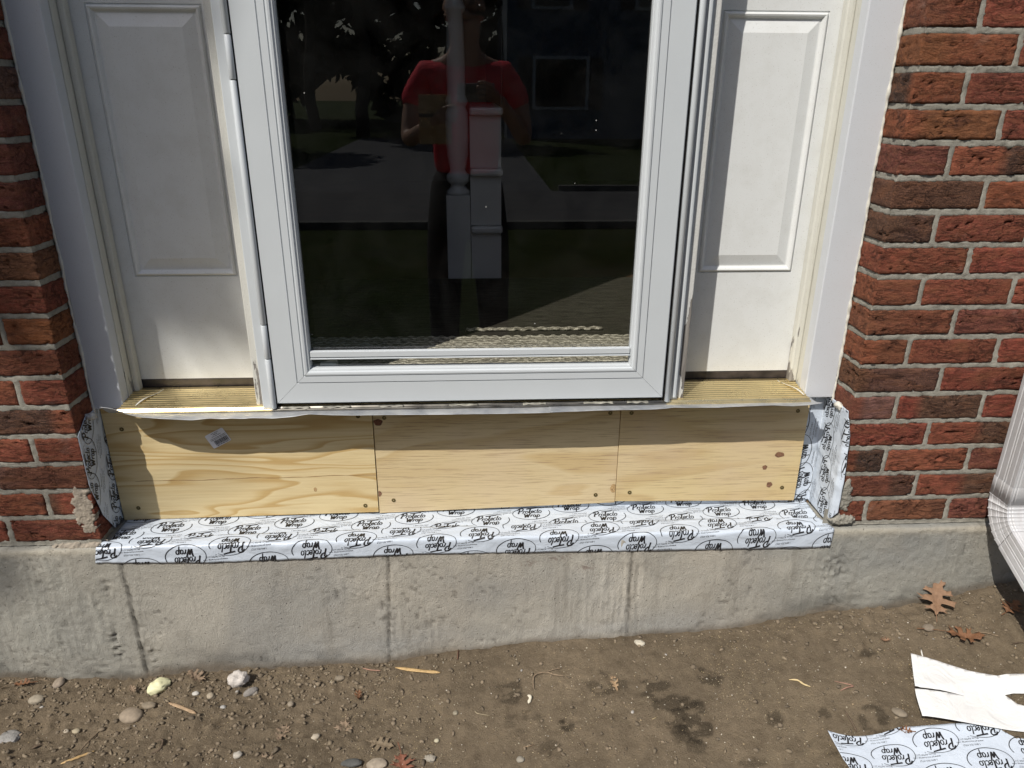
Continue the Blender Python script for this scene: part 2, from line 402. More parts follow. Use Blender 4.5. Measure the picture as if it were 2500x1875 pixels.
def brick_wall(name, sg, xc, joints, special, xend, label, zc=18):
    root = empty(name, (xc+sg*.3, 0, 0), label, 'brick wall', 'brick walls beside the doorway')
    V, F, C = [], [], []; off = 0
    fl = (sg < 0)
    for r in range(zc):
        z0 = r*PZ+GAP; z1 = (r+1)*PZ-GAP
        js = joints(r)
        z0 += .0006*math.sin(r*3); hx = xc
        k = 0
        while sg*(xend-hx) > 0.02:
            nx = xc+sg*js+sg*.203*k
            sp = special.get((r, k))
            base = RED[rng.randint(len(RED))]; base = tuple(np.array(base)*rng.uniform(1.0, 1.34)); c2 = tuple(np.array(base)*rng.uniform(.6, 1.1))
            split = (.05+rng.rand()*.1, .05)
            if sp: base, c2, split = sp
            elif rng.rand() < .10: c2 = BRN if rng.rand() < .6 else (.05, .032, .03); split = (rng.uniform(.02, .15), .05)
            j = GAP
            seed = 100*(r+1)+k*7+(3 if sg > 0 else 5003)
            if k == 0: path = corner_path(xc, sg, nx-sg*j)
            else: path = flat_path(hx+sg*j, nx-sg*j)
            rough = rng.choice([1, 1, 1.1, .75, .45], p=[.3, .3, .15, .15, .1])
            if k == 0:
                # the reveal and a strip by the arris are smooth, the face is torn
                P = path
            off = brick_piece(path, z0, z1, seed, .0031, rough, base, c2, split, V, F, C, off, flip=not fl)
            hx = nx; k += 1
    mesh_np('bricks', np.concatenate(V), np.concatenate(F), MB, root, True, {'col': np.concatenate(C)})
    # mortar bed behind
    zs = np.arange(-GAP, zc*PZ+.001, .0042)
    path = []
    p0 = corner_path(xc, sg, xend, .092, .0042)
    for (x, y, nx, ny, s) in p0[:-1]: path.append((x-nx*.0026, y-ny*.0026 , nx, ny, s))
    P = np.array(path); S = P[:, 4][:, None]; Z = zs[None, :]
    fr = np.mod(Z/PZ+.5, 1)-.5                       # distance to the bed joint centre
    d = .0016*fbm(S*60, Z*120, 5, 4) + .0012*fbm(S*240, Z*260, 6, 2) + .0016*sst(.30, .7, fbm(S*22, Z*22, 8, 3)) - .0016*np.exp(-((fr*PZ)/.0022)**2)
    wj = .0062+.0032*fbm(S*70, Z*70, 15, 3)
    dist = np.abs(fr*PZ)+0*S
    for j_, z_ in enumerate(zs):
        r_ = int(min(zc-1, max(0, z_//PZ))); xj = xc+sg*(joints(r_)+.203*np.arange(0, 8))
        dist[:, j_] = np.minimum(dist[:, j_], np.min(np.abs(P[:, 0][:, None]-xj[None, :]), 1)+(np.abs(P[:, 3]) < .5)*1.0)
    d = d-.0075*sst(0, .004, dist-wj)
    G = np.stack([P[:, 0][:, None]+P[:, 2][:, None]*d, P[:, 1][:, None]+P[:, 3][:, None]*d, Z+0*S], -1)
    mesh_np('mortar', G.reshape(-1, 3), gridF(len(P), len(zs), 0, not fl), MM, root, True)
    # plain continuation of the wall away from the doorway and above
    bm = bmesh.new(); cb = []
    far = sg*3.2
    for r in range(0, 40):
        xs = xend if r < zc else xc
        x = xs; k = 0
        o = .1 if r % 2 else 0
        x += sg*(o if r >= zc else .0)
        if r >= zc and o: box(bm, min(xs, x)+.005, max(xs, x)-.005, 0, .09, r*PZ+GAP, (r+1)*PZ-GAP)
        while sg*(far-x) > 0:
            a, b = sorted((x+sg*.006, x+sg*.197))
            box(bm, a, b, 0, .09, r*PZ+GAP, (r+1)*PZ-GAP); x += sg*.203
    me_o = from_bm('brickwork', bm, simple('plain_brick', (.18, .05, .027), .9, 0, .35, 30, .002, 120), root)
    a, b = sorted((xc+sg*.002, far)); a2, b2 = sorted((xend, far))
    bm = bmesh.new(); box(bm, a2, b2, .006, .1, -.01, zc*PZ-.001); box(bm, a, b, .006, .1, zc*PZ, 40*PZ)
    from_bm('mortar_backing', bm, MM, root)
    return root
spR = {(14, 0): (BLK, (.2, .058, .03), (.06, .035)), (10, 0): (BRN, (.07, .04, .035), (.1, .05)), (11, 0): ((.095, .045, .033), (.07, .036, .028), (.12, .1)),
       (2, 0): ((.15, .042, .028), BLK, (.115, .02)), (5, 0): ((.13, .06, .035), (.09, .045, .04), (.09, .05)), (8, 0): (ORG, (.2, .06, .035), (.06, .05)),
       (13, 0): (ORG, (.21, .08, .035), (.1, .05)), (15, 0): ((.21, .075, .033), ORG, (.1, .1)), (11, 1): (ORG, ORG, (.1, .1)), (7, 0): ((.2, .07, .04), (.17, .05, .03), (.1, .1)),
       (4, 0): ((.18, .055, .04), (.17, .085, .08), (.1, .03)), (10, 1): ((.19, .045, .032), (.18, .045, .03), (.1, .1)), (6, 0): (ORG, (.17, .055, .03), (.1, .05)),
       (16, 0): ((.17, .055, .035), (.19, .05, .03), (.1, .05)), (1, 0): ((.17, .05, .035), (.075, .035, .03), (.2, .04)), (0, 1): ((.21, .08, .045), (.17, .07, .045), (.1, .1))}
brick_wall('brick_wall', 1, XR, lambda r: (.105 if r % 2 == 0 else .194) - (.02 if r == 0 else 0), spR, 1.92,
           'red brick wall to the right of the doorway, with the downspout at its end')
spL = {(9, 0): ((.22, .10, .055), (.20, .09, .055), (.14, .03)), (14, 0): ((.17, .1, .085), (.16, .09, .08), (.1, .1)), (7, 0): ((.24, .082, .03), (.22, .07, .03), (.1, .1)),
       (6, 0): ((.15, .04, .025), (.14, .04, .025), (.1, .1)), (2, 0): ((.14, .05, .035), (.10, .05, .045), (.2, .1))}
brick_wall('brick_wall', -1, XL, lambda r: (.199 if r % 2 == 0 else .1), spL, -1.5,
           'red brick wall to the left of the doorway, dark and shaded towards its top')

# ledge mortar smears at the bottom of both reveals
def blob(name, c, rad, seed, mat, parent=None, sub=3, amp=.25, fr=1.0, flat=0.0):
    bm = bmesh.new(); bmesh.ops.create_icosphere(bm, subdivisions=sub, radius=1)
    n = np.array([v.co[:] for v in bm.verts])
    q = 1+amp*(fbm(n[:, 0]*1.7*fr+9+n[:, 2], n[:, 1]*1.7*fr+seed, seed, 4)+.6*fbm(n[:, 2]*2.3*fr+3, n[:, 0]*2*fr, seed+3, 3))
    for v, k in zip(bm.verts, q):
        v.co = Vector((v.co.x*rad[0], v.co.y*rad[1], v.co.z*rad[2]))*float(k)
        if flat and v.co.z < -flat*rad[2]: v.co.z = -flat*rad[2]
        v.co += Vector(c)
    return from_bm(name, bm, mat, parent, True)

# ================================================================== FOUNDATION
def foundation():
    root = empty('foundation_wall', (0, -.015, -.2), 'grey concrete foundation wall with vertical form seams under the doorway', 'foundation')
    xs = np.concatenate([np.linspace(-3.2, -1.5, 30)[:-1], np.arange(-1.5, 1.9, .0045), np.linspace(1.9, 3.2, 24)])
    # profile: ledge back -> front edge -> down
    prof = [(.115, -.008), (.08, -.008), (.05, -.008), (.02, -.008), (.006, -.008), (-.004, -.008), (-.009, -.0085), (-.013, -.011), (-.0148, -.015), (-.015, -.02)]
    prof += [(-.015, z) for z in np.arange(-.0245, -.50, -.0045)] + [(-.015, -.8)]
    P = np.array(prof); X = xs[:, None]+0*P[:, 0]; Y = P[:, 0][None, :]+0*X; Z = P[:, 1][None, :]+0*X
    front = sst(-.006, -.0148, Y)
    d = .0011*fbm(X*14, Z*14, 3, 4) + .0007*fbm(X*60, Z*40, 4, 3) + .0007*sst(.45, .7, fbm(X*30, Z*22, 24, 4)) + .002*fbm(X*3, Z*2, 9, 2)
    # rougher cement skin on the outer thirds
    skin = sst(.62, .9, X)+sst(-.72, -.95, X)
    d = d+skin*.0012*fbm(X*110, Z*110, 14, 2)
    st = np.ones(X.shape+(3,))*np.array([.395, .372, .322])
    big = fbm(X*3.2, Z*5, 21, 4)[..., None]
    st = st*(1+.22*big)
    # wider tone: warmer in the middle, greyer outside
    sk = np.clip(skin, 0, 1)[..., None]
    st = st*(1-sk)+np.array([.315, .308, .272])*(1+.15*big)*sk
    def seam(px0, py0, px1, py1, wd, dep, sharp=1, lite=0):
        a = atY(px0, py0, -.015); b = atY(px1, py1, -.015)
        xl = a.x+(b.x-a.x)*(Z-a.z)/(b.z-a.z)
        q = X-xl+.0025*fbm(Z*60, X*0+px0, int(px0), 3)
        g = np.exp(-(q/wd)**2)*sst(b.z-.03, b.z+.01, Z)
        return q, g, dep*g
    for (a, b, c, e, wd, dp) in ((948, 1362, 952, 1610, .0028, -.0045), (1543, 1350, 1530, 1560, .0035, -.003), (298, 1385, 362, 1650, .004, -.005)):
        q, g, dd = seam(a, b, c, e, wd, dp); n = .35+.9*vn(Z*130, X*300, 5)
        d = d+dd*n
        st = st*(1-(.72*np.sqrt(g)*np.clip(n, .25, 1))[..., None])
        side = np.exp(-((q-.012)/.016)**2) + .6*np.exp(-((q+.02)/.02)**2)
        d = d+.0030*side*(ridge(X*240, Z*30, 7, 2)-.55)
    for k, (px, wd) in enumerate(((1520, .02), (1480, .03), (1555, .015))):
        x0 = atY(px, 1450, -.015).x
        g = np.exp(-((X-x0)/wd)**2); d = d+.0045*g*(ridge(X*150, Z*9, 40+k, 2)-.5); st = st*(1+.16*(g*vn(X*60, Z*5, 3))[..., None])
    hole = sst(.80, .90, vn(X*95, Z*95, 71))*sst(.45, .7, vn(X*9, Z*9, 72)); d = d-.0015*hole; st = st*(1-.38*hole[..., None])
    chip = sst(.62, .80, vn(X*26, Z*70, 73))*sst(.5, .8, vn(X*5, Z*7, 74)); d = d-.0009*chip
    scr = sst(.66, .8, ridge(X*55, Z*9, 75, 2))*sst(.5, .75, vn(X*6, Z*8, 76)); d = d+.0011*scr; st = st*(1+.10*scr[..., None])
    wash = sst(.1, .6, fbm(X*2.2, Z*3.5, 78, 4)); st = st*(1-wash[..., None]*np.array([.16, .14, .10]))
    base = np.exp(-((Z-GZ(X, -.02)-.03)/.03)**2)*sst(-.1, .4, fbm(X*11, Z*18, 79, 4)); st = st*(1-.38*base[..., None])
    # honeycomb patch left of the left seam, and at the right end of the tape
    for (px, py, rx, rz, dep, dk) in ((262, 1440, .012, .028, .006, .35), (283, 1570, .009, .045, .012, .6), (240, 1480, .03, .05, .0025, .15), (2040, 1385, .03, .035, .007, .35),
                                      (2035, 1470, .02, .02, .006, .3), (152, 1572, .004, .018, .004, .6), (370, 1600, .02, .05, .005, .2)):
        c = atY(px, py, -.015); q = np.exp(-(((X-c.x)/rx)**2+((Z-c.z)/rz)**2))
        n = fbm(X*120, Z*120, int(px), 3)
        d = d-dep*q*(.4+1.2*n); st = st*(1-(dk*q*np.clip(.6+n, 0, 1))[..., None])
    # soil line: damp / lime bloom just above the ground
    gz = GZ(X, -.02)
    h = Z-gz
    bloom = np.exp(-((h-.035)/.022)**2)*(.45+.55*np.clip(fbm(X*7, Z*22, 51, 3)+.3, 0, 1))*sst(-.1, .25, X)*(1-sst(.35, .75, X))
    st = st*(1-.55*bloom[..., None])+np.array([.50, .50, .48])*.55*bloom[..., None]
    b2 = np.exp(-((h-.05)/.035)**2)*sst(-.55, -.4, X)*(1-sst(-.1, .1, X))
    st = st*(1-.35*b2[..., None])+np.array([.30, .31, .31])*.35*b2[..., None]
    dirt = (1-sst(.0, .028, h+.018*fbm(X*9, Z*9, 61, 4)))
    st = st*(1-.75*dirt[..., None])+np.array([.12, .09, .06])*.75*dirt[..., None]
    # reddish root hairs
    for (px, py) in ((1290, 1375), (1355, 1362), (1385, 1358), (1430, 1385)):
        c = atY(px, py, -.015); q = np.exp(-(((X-c.x)/.018)**2+((Z-c.z)/.008)**2))*(fbm(X*200, Z*200, 77, 3) > .02)
        st = st*(1-.6*q[..., None])+np.array([.13, .07, .055])*.6*q[..., None]
    # pale lip at the ledge
    lip = np.exp(-((Z+.014)/.012)**2)*front*(1-(X > XL-.0)*(X < XR))
    st = st*(1-.45*lip[..., None])+np.array([.43, .38, .29])*.45*lip[..., None]
    d = d+lip*.003*fbm(X*50, Z*90, 33, 3)
    Yd = Y-d*front; Zd = Z+(1-front)*.0015*fbm(X*50, Y*50, 8, 3)
    nv = len(prof)
    mesh_np('wall', np.stack([X, Yd, Zd], -1).reshape(-1, 3), gridF(len(xs), nv, 0, False), MCON, root, True, {'col': st.reshape(-1, 3)})
    return root
_gp = [(-3.2, -.40), (-1.17, -.374), (-.95, -.392), (-.85, -.395), (-.70, -.372), (-.477, -.369), (-.22, -.362), (-.04, -.334), (.1365, -.325), (.3435, -.313), (.552, -.30), (.708, -.284), (.873, -.254), (1.07, -.237), (1.275, -.19), (1.5, -.16), (3.2, -.15)]
def GZ(X, Y):
    """height of the soil"""
    X = np.asarray(X, float); Y = np.asarray(Y, float)
    base = np.interp(X, [a for a, b in _gp], [b for a, b in _gp])
    far = -.36+.07*sst(-.2, 1.4, X)
    t = sst(0.0, .45, -(Y+.02))
    z = base*(1-t)+far*t
    return z
def gnd(px, py):
    z = -.33
    for _ in range(12):
        p = atZ(px, py, z); z = float(GZ(p.x, p.y))
    return Vector((p.x, p.y, z))
foundation()
# ragged cement smears where the brickwork meets the ledge
def smear(px, py, rx, rz, h, seed, mat, label, y0=-.0005, xlim=None):
    c = atY(px, py, y0); n = 2.2
    xs = np.arange(c.x-rx*1.5, c.x+rx*1.5, .0018); zs = np.arange(c.z-rz*1.5, c.z+rz*1.5, .0018)
    if xlim: xs = xs[(xs > xlim[0]) & (xs < xlim[1])]
    X, Z = np.meshgrid(xs, zs, indexing='ij')
    q = ((X-c.x)/rx)**2+((Z-c.z)/rz)**2
    m = sst(1.0, .35, q+.9*fbm(X*75, Z*75, seed, 4))
    H = m*h*(.7+.35*ridge(X*40, Z*50, seed+2, 2)+.5*fbm(X*260, Z*260, seed+4, 3))-.012*(1-sst(0, .06, m))
    o = mesh_np('cement_smear', np.stack([X, y0-H, Z], -1).reshape(-1, 3), gridF(len(xs), len(zs), 0, False), mat, None, True)
    tag(o, label, 'cement', 'cement smears by the ends of the tape')
MTAN = simple('tan_cement', (.29, .25, .20), .95, 0, .3, 60, .003, 300)
smear(2062, 1212, .022, .045, .0050, 41, MM, 'grey rough cement smear over the lowest bricks beside the right end of the tape', 0, (XR+.001, 2))
smear(2060, 1268, .030, .016, .0060, 42, MM, 'grey cement lump on the ledge under the lowest brick, right of the tape', -.004, (XR-.02, 2))
smear(205, 1245, .026, .058, .0026, 43, MTAN, 'pale cement smear over the brick corner beside the left end of the tape', 0, (-2, XL-.0005))
smear(190, 1338, .070, .010, .005, 44, MTAN, 'flat tan cement smear on the ledge left of the tape', -.004, (-2, XL+.01))

# ================================================================== SOIL AND STREET
def soil():
    xs = np.concatenate([np.linspace(-3.4, -1.85, 60)[:-1], np.arange(-1.85, 2.2, .0052), np.linspace(2.2, 3.4, 50)])
    ys = np.concatenate([np.linspace(-1.7, -.62, 34)[:-1], np.arange(-.62, -.005, .0050)])
    X, Y = np.meshgrid(xs, ys, indexing='ij')
    Z = GZ(X, Y)
    near = sst(-.30, -.04, Y)
    lump = ridge(X*26+fbm(X*9, Y*9, 5, 2), Y*26, 2, 5)-.55
    left = 1-sst(-.35, .1, X+.3*fbm(X*3, Y*3, 4, 2))
    Z = Z+.012*fbm(X*6, Y*6, 1, 4)+(.0042+.004*left+.004*near*sst(.55, .8, X))*lump*1.6+.0016*fbm(X*90, Y*90, 3, 3)
    crumb = np.clip(vn(X*75, Y*75, 12)-.55, 0, 1)*(.012*left+.004+.006*sst(.6, .9, X)*near)
    Z = Z+crumb
    col = np.ones(X.shape+(3,))*np.array([.205, .160, .108])
    f = fbm(X*5, Y*7, 31, 4)[..., None]; col = col*(1+.28*f)
    tan = (sst(-.1, .5, fbm(X*4+2, Y*4, 44, 3))*sst(-.08, -.25, Y))[..., None]
    col = col*(1-.4*tan)+np.array([.22, .175, .115])*.4*tan
    for (px, py, rx, ry, k) in ((1600, 1670, .035, .02, .55), (1640, 1720, .05, .022, .5), (1590, 1700, .03, .02, .45), (1690, 1760, .045, .05, .6), (1660, 1780, .03, .03, .5), (1475, 1670, .05, .035, .4), (1385, 1770, .016, .02, .6),
                                (1245, 1690, .035, .03, .5), (1730, 1650, .03, .03, .5), (2120, 1600, .02, .012, .5), (2010, 1755, .02, .02, .5), (1895, 1760, .02, .03, .5), (2135, 1760, .03, .03, .5), (1700, 1820, .02, .02, .4),
                                (1760, 1650, .02, .02, .45), (1350, 1830, .03, .03, .35), (1280, 1760, .04, .03, .35), (2230, 1640, .015, .01, .3), (2050, 1835, .03, .02, .4), (1830, 1870, .05, .02, .4)):
        c = gnd(px, py); q = np.exp(-(((X-c.x)/rx)**2+((Y-c.y)/ry)**2)**1.5)
        q = sst(.26, .60, q*(.85+2.8*fbm(X*34, Y*52, int(px), 5)))[..., None]
        col = col*(1-k*.95*q)
    n = len(ys)
    o = mesh_np('soil', np.stack([X, Y, Z], -1).reshape(-1, 3), gridF(len(xs), n, 0, False), MSOIL, None, True, {'col': col.reshape(-1, 3)})
    tag(o, kind='structure'); return X, Y, Z
_SX, _SY, _SZ = soil()
def soilz(x, y):
    i = np.clip(np.searchsorted(_SX[:, 0], x), 1, _SX.shape[0]-1); j = np.clip(np.searchsorted(_SY[0], y), 1, _SX.shape[1]-1)
    return float(_SZ[i, j])

# ================================================================== PLYWOOD
PY = 0.102
def plywood(x0, x1, zb0, zb1, zt, y, mat, label, screws, knots, seams=()):
    root = empty('plywood_panel', ((x0+x1)/2, y, zb0), label, 'plywood', 'plywood panels screwed under the door sill')
    bm = bmesh.new()
    n = 24; tops = []
    def col(x, k):
        z = zb0+(zb1-zb0)*(x-x0)/(x1-x0)
        return [bm.verts.new(p) for p in ((x, y, z), (x, y, zt), (x, y+.012, zt), (x, y+.012, z))]
    A = col(x0, 0); B = col(x1, 1)
    bm.faces.new(A[::-1]); bm.faces.new(B)
    for q in range(4): bm.faces.new((A[q], A[(q+1) % 4], B[(q+1) % 4], B[q]))
    bmesh.ops.recalc_face_normals(bm, faces=bm.faces)
    from_bm('board', bm, mat, root, False, .0006)
    for (px, py) in screws:
        p = atY(px, py, y)
        bm = bmesh.new()
        prof = ((.0052, -.0001), (.0048, -.0010), (.0040, -.0006), (.0026, -.0006), (.0013, .0), (0.0001, .001))
        prev = None
        for r, dy in prof:
            ring = [bm.verts.new((p.x+r*math.cos(a*math.pi/6), y+dy-.0003, p.z+r*math.sin(a*math.pi/6))) for a in range(12)]
            if prev:
                for a in range(12): bm.faces.new((prev[a], ring[a], ring[(a+1) % 12], prev[(a+1) % 12]))
            prev = ring
        s = from_bm('screw', bm, simple('screw_metal', (.14, .105, .04), .5, .6, .5, 400), root, True)
    for i, (px, py, rx, rz, c) in enumerate(knots):
        p = atY(px, py, y); bm = bmesh.new()
        ring = []
        cx = bm.verts.new((p.x, y-.0006, p.z))
        for a in range(20):
            q = a/20*2*math.pi; k = 1+.05*math.sin(3*q+i)+.06*math.sin(5*q+2*i)
            x = p.x+rx*k*math.cos(q); ring.append(bm.verts.new((min(max(x, x0+.0008), x1-.0008), y-.0004, p.z+rz*k*math.sin(q))))
        for a in range(20): bm.faces.new((cx, ring[(a+1) % 20], ring[a]))
        bmesh.ops.recalc_face_normals(bm, faces=bm.faces)
        from_bm('knot', bm, simple('knot_'+c, {'dark': (.13, .045, .02), 'mid': (.20, .10, .055), 'pale': (.40, .26, .12)}[c], .7, 0, .5, 300, .0008, 500), root)
    for (a, b) in seams:
        bm = bmesh.new(); P = [atY(*a, y), atY(*b, y)]; pts = []
        for k in range(41):
            t = k/40; pts.append((P[0].x+(P[1].x-P[0].x)*t, P[0].z+(P[1].z-P[0].z)*t+.0009*math.sin(t*17)+.0006*math.sin(t*41)))
        wv = [.0004+.0007*abs(math.sin(k*.9)) for k in range(41)]
        u = [bm.verts.new((x, y-.0004, z+w_)) for (x, z), w_ in zip(pts, wv)]; l = [bm.verts.new((x, y-.0004, z-w_*.3)) for (x, z), w_ in zip(pts, wv)]
        for k in range(40): bm.faces.new((l[k], l[k+1], u[k+1], u[k]))
        from_bm('veneer_split', bm, simple('split_wood', (.25, .13, .045), .8), root)
    return root
b1a, b1b = atY(297, 1272, PY), atY(925, 1250, PY); t1a = atY(256, 1020, PY)
XB1 = atY(918, 1140, PY).x; XB2 = atY(1509, 1115, PY).x; XB3 = atY(1958, 1107, PY).x
plywood((b1a.x+t1a.x)/2, XB1-.0012, max(b1a.z, -.005), max(b1b.z, -.002), .292, PY, m_ply('pine_plywood', 0),
        'pale yellow plywood panel with bold wavy grain and a white barcode sticker on it',
        [(297, 1048), (338, 1240), (874, 1016), (892, 1234)], [(770, 1195, .004, .006, 'pale')], [((330, 1176), (917, 1159))])
plywood(XB1+.0006, XB2-.0006, atY(928, 1255, PY).z+.001, atY(1500, 1228, PY).z, .292, PY+.0025, m_ply('fir_plywood', 1),
        'pinkish fine grained plywood panel between the two others, dark knot in its upper corner',
        [(938, 1020), (961, 1221), (1490, 1008), (1454, 1208)], [(923, 1031, .0105, .0088, 'dark'), (926, 1205, .006, .008, 'mid'), (1499, 1192, .010, .012, 'pale')])
plywood(XB2+.0006, XB3, atY(1503, 1226, PY).z+.002, atY(1938, 1222, PY).z, .292, PY+.001, m_ply('light_plywood', 2),
        'golden streaky plywood panel with three round brown knots at its outer end',
        [(1542, 1008), (1537, 1202), (1948, 1003), (1909, 1190)], [(1867, 1141, .0062, .0066, 'mid'), (1878, 1183, .0075, .008, 'mid'), (1903, 1110, .012, .0075, 'mid')])
tag(boxo('rim_joist', (-.93, .93, .1175, .176, -.02, .2985), simple('old_framing', (.22, .15, .09), .85, 0, .25, 12), None, 0), 'old wooden rim beam hidden behind the plywood panels', 'beam')
# ------------------------------------------------------------------ flat lettering in metres
def text2d(s, size, align='CENTER'):
    cu = bpy.data.curves.new('t', 'FONT'); cu.body = s; cu.size = size; cu.align_x = align; cu.resolution_u = 1; cu.fill_mode = 'FRONT'
    o = bpy.data.objects.new('t', cu); COL.objects.link(o)
    dg = bpy.context.evaluated_depsgraph_get(); me = o.evaluated_get(dg).to_mesh()
    V = [(v.co.x, v.co.y) for v in me.vertices]; F = [tuple(p.vertices) for p in me.polygons]
    o.evaluated_get(dg).to_mesh_clear(); bpy.data.objects.remove(o); bpy.data.curves.remove(cu)
    return V, F
def smooth(pts, n=5):
    out = []
    P = [pts[0]]+list(pts)+[pts[-1]]
    for i in range(1, len(P)-2):
        p0, p1, p2, p3 = [np.array(q, float) for q in P[i-1:i+3]]
        for k in range(n):
            t = k/n; out.append(.5*((2*p1)+(-p0+p2)*t+(2*p0-5*p1+4*p2-p3)*t*t+(-p0+3*p1-3*p2+p3)*t**3))
    out.append(np.array(P[-2], float)); return out
def ribbon(V, F, pts, w0, w1=None, closed=False):
    w1 = w1 or w0; b = len(V); n = len(pts)
    for i, p in enumerate(pts):
        a = pts[(i-1) % n] if closed else pts[max(i-1, 0)]; c = pts[(i+1) % n] if closed else pts[min(i+1, n-1)]
        t = np.array(c)-np.array(a); t = t/(np.linalg.norm(t)+1e-9); q = np.array((-t[1], t[0])); w_ = (w0+(w1-w0)*i/(n-1))/2
        V.append(tuple(p+q*w_)); V.append(tuple(p-q*w_))
    for i in range(n if closed else n-1):
        j = (i+1) % n; F.append((b+2*i, b+2*i+1, b+2*j+1, b+2*j))
def ell(cx, cy, rx, ry, n=14): return [np.array((cx+rx*math.cos(k/n*2*math.pi), cy+ry*math.sin(k/n*2*math.pi))) for k in range(n)]
GL = {'P': [[(.12, -.15), (.22, .8), (.36, 1.75)], [(-.25, 1.45), (.1, 1.95), (.75, 2.1), (1.12, 1.75), (.95, 1.2), (.55, .9), (.2, .85)]],
      'r': [[(.0, .0), (.1, .95)], [(.07, .55), (.25, .88), (.5, 1.0)]],
      'o': ['O'], 'T': [[(.32, 1.95), (.2, 1.0), (.12, .2), (.25, -.02)]],
      'e': [[(.1, .42), (.45, .52), (.55, .8), (.36, 1.0), (.12, .78), (.06, .35), (.22, .02), (.6, .15)]],
      'c': [[(.55, .85), (.35, 1.0), (.1, .72), (.06, .3), (.25, .0), (.6, .18)]],
      't': [[(.35, 1.75), (.2, .8), (.14, .2), (.3, -.02), (.5, .1)]],
      'W': [[(-.1, 1.75), (.12, .9), (.2, -.05)], [(.2, -.05), (.5, .8), (.72, 1.3)], [(.72, 1.3), (.74, .6), (.8, -.05)], [(.8, -.05), (1.15, .9), (1.45, 1.85)]],
      'a': ['O', [(.62, .95), (.6, .3), (.75, .0), (.9, .1)]],
      'p': [[(.08, 1.0), (.04, .2), (-.02, -.8)], ['O2']]}
ADV = {'P': 1.15, 'r': .58, 'o': .8, 'T': .52, 'e': .66, 'c': .64, 't': .52, 'W': 1.55, 'a': .95, 'p': .9}
def logo():
    V, F = [], []
    def word(s, x, y, h, sl, wd):
        xs = []
        for ch in s:
            xs.append(x)
            for st in GL[ch]:
                if st == 'O': pts = ell(.33, .48, .3, .48)
                elif st == ['O2']: pts = ell(.38, .5, .3, .48)
                else: pts = smooth(st, 4)
                pts = [np.array((x+(p[0]+sl*p[1])*h, y+p[1]*h)) for p in pts]
                bold = ch in 'PTW'
                ribbon(V, F, pts, wd*(1.5 if bold else 1), wd*(1.1 if bold else .8), closed=isinstance(st, str) or st == ['O2'])
            x += ADV[ch]*h
        return xs, x
    h = .0106
    xs, xe = word('ProTecto', -.0335, .0012, h, .2, .0025)
    ribbon(V, F, smooth([(xs[3]-.004, .0200), (xs[4]+.006, .0222), (xe-.010, .0240)], 4), .0036, .0028)       # the long crossbar
    word('Wrap', -.0195, -.0165, h*.95, .18, .0026)
    e = [np.array((.0465*math.cos(a)*(1+.02*math.sin(2*a)), .0275*math.sin(a)+.0005)) for a in np.linspace(.9, 2*math.pi+.35, 46)]
    ribbon(V, F, e, .0010, .0018)
    ribbon(V, F, ell(.034, .0235, .0011, .0011, 8), .0004, closed=True)
    return V, F
LOGO = logo()
_a, _b, _c = text2d('1-800-759-9727', .0057), text2d('www.protectowrap.com', .0057), text2d('Meets ASTM 2112', .0057)
def small():
    V, F = [], []
    for k, (v, f) in enumerate((_a, _b, _c)):
        b = len(V); V += [(x, y-.0068*k) for x, y in v]; F += [tuple(i+b for i in q) for q in f]
    return V, F
SMALL = small()
def clip_bm(bm, poly):
    """keep what lies inside the convex polygon (counter-clockwise), in the xy plane"""
    n = len(poly)
    for i in range(n):
        a, b = Vector((*poly[i], 0)), Vector((*poly[(i+1) % n], 0)); d = b-a
        nrm = Vector((d.y, -d.x, 0)).normalized()
        g = bm.verts[:]+bm.edges[:]+bm.faces[:]
        bmesh.ops.bisect_plane(bm, geom=g, plane_co=a, plane_no=nrm, clear_outer=True, dist=1e-7)
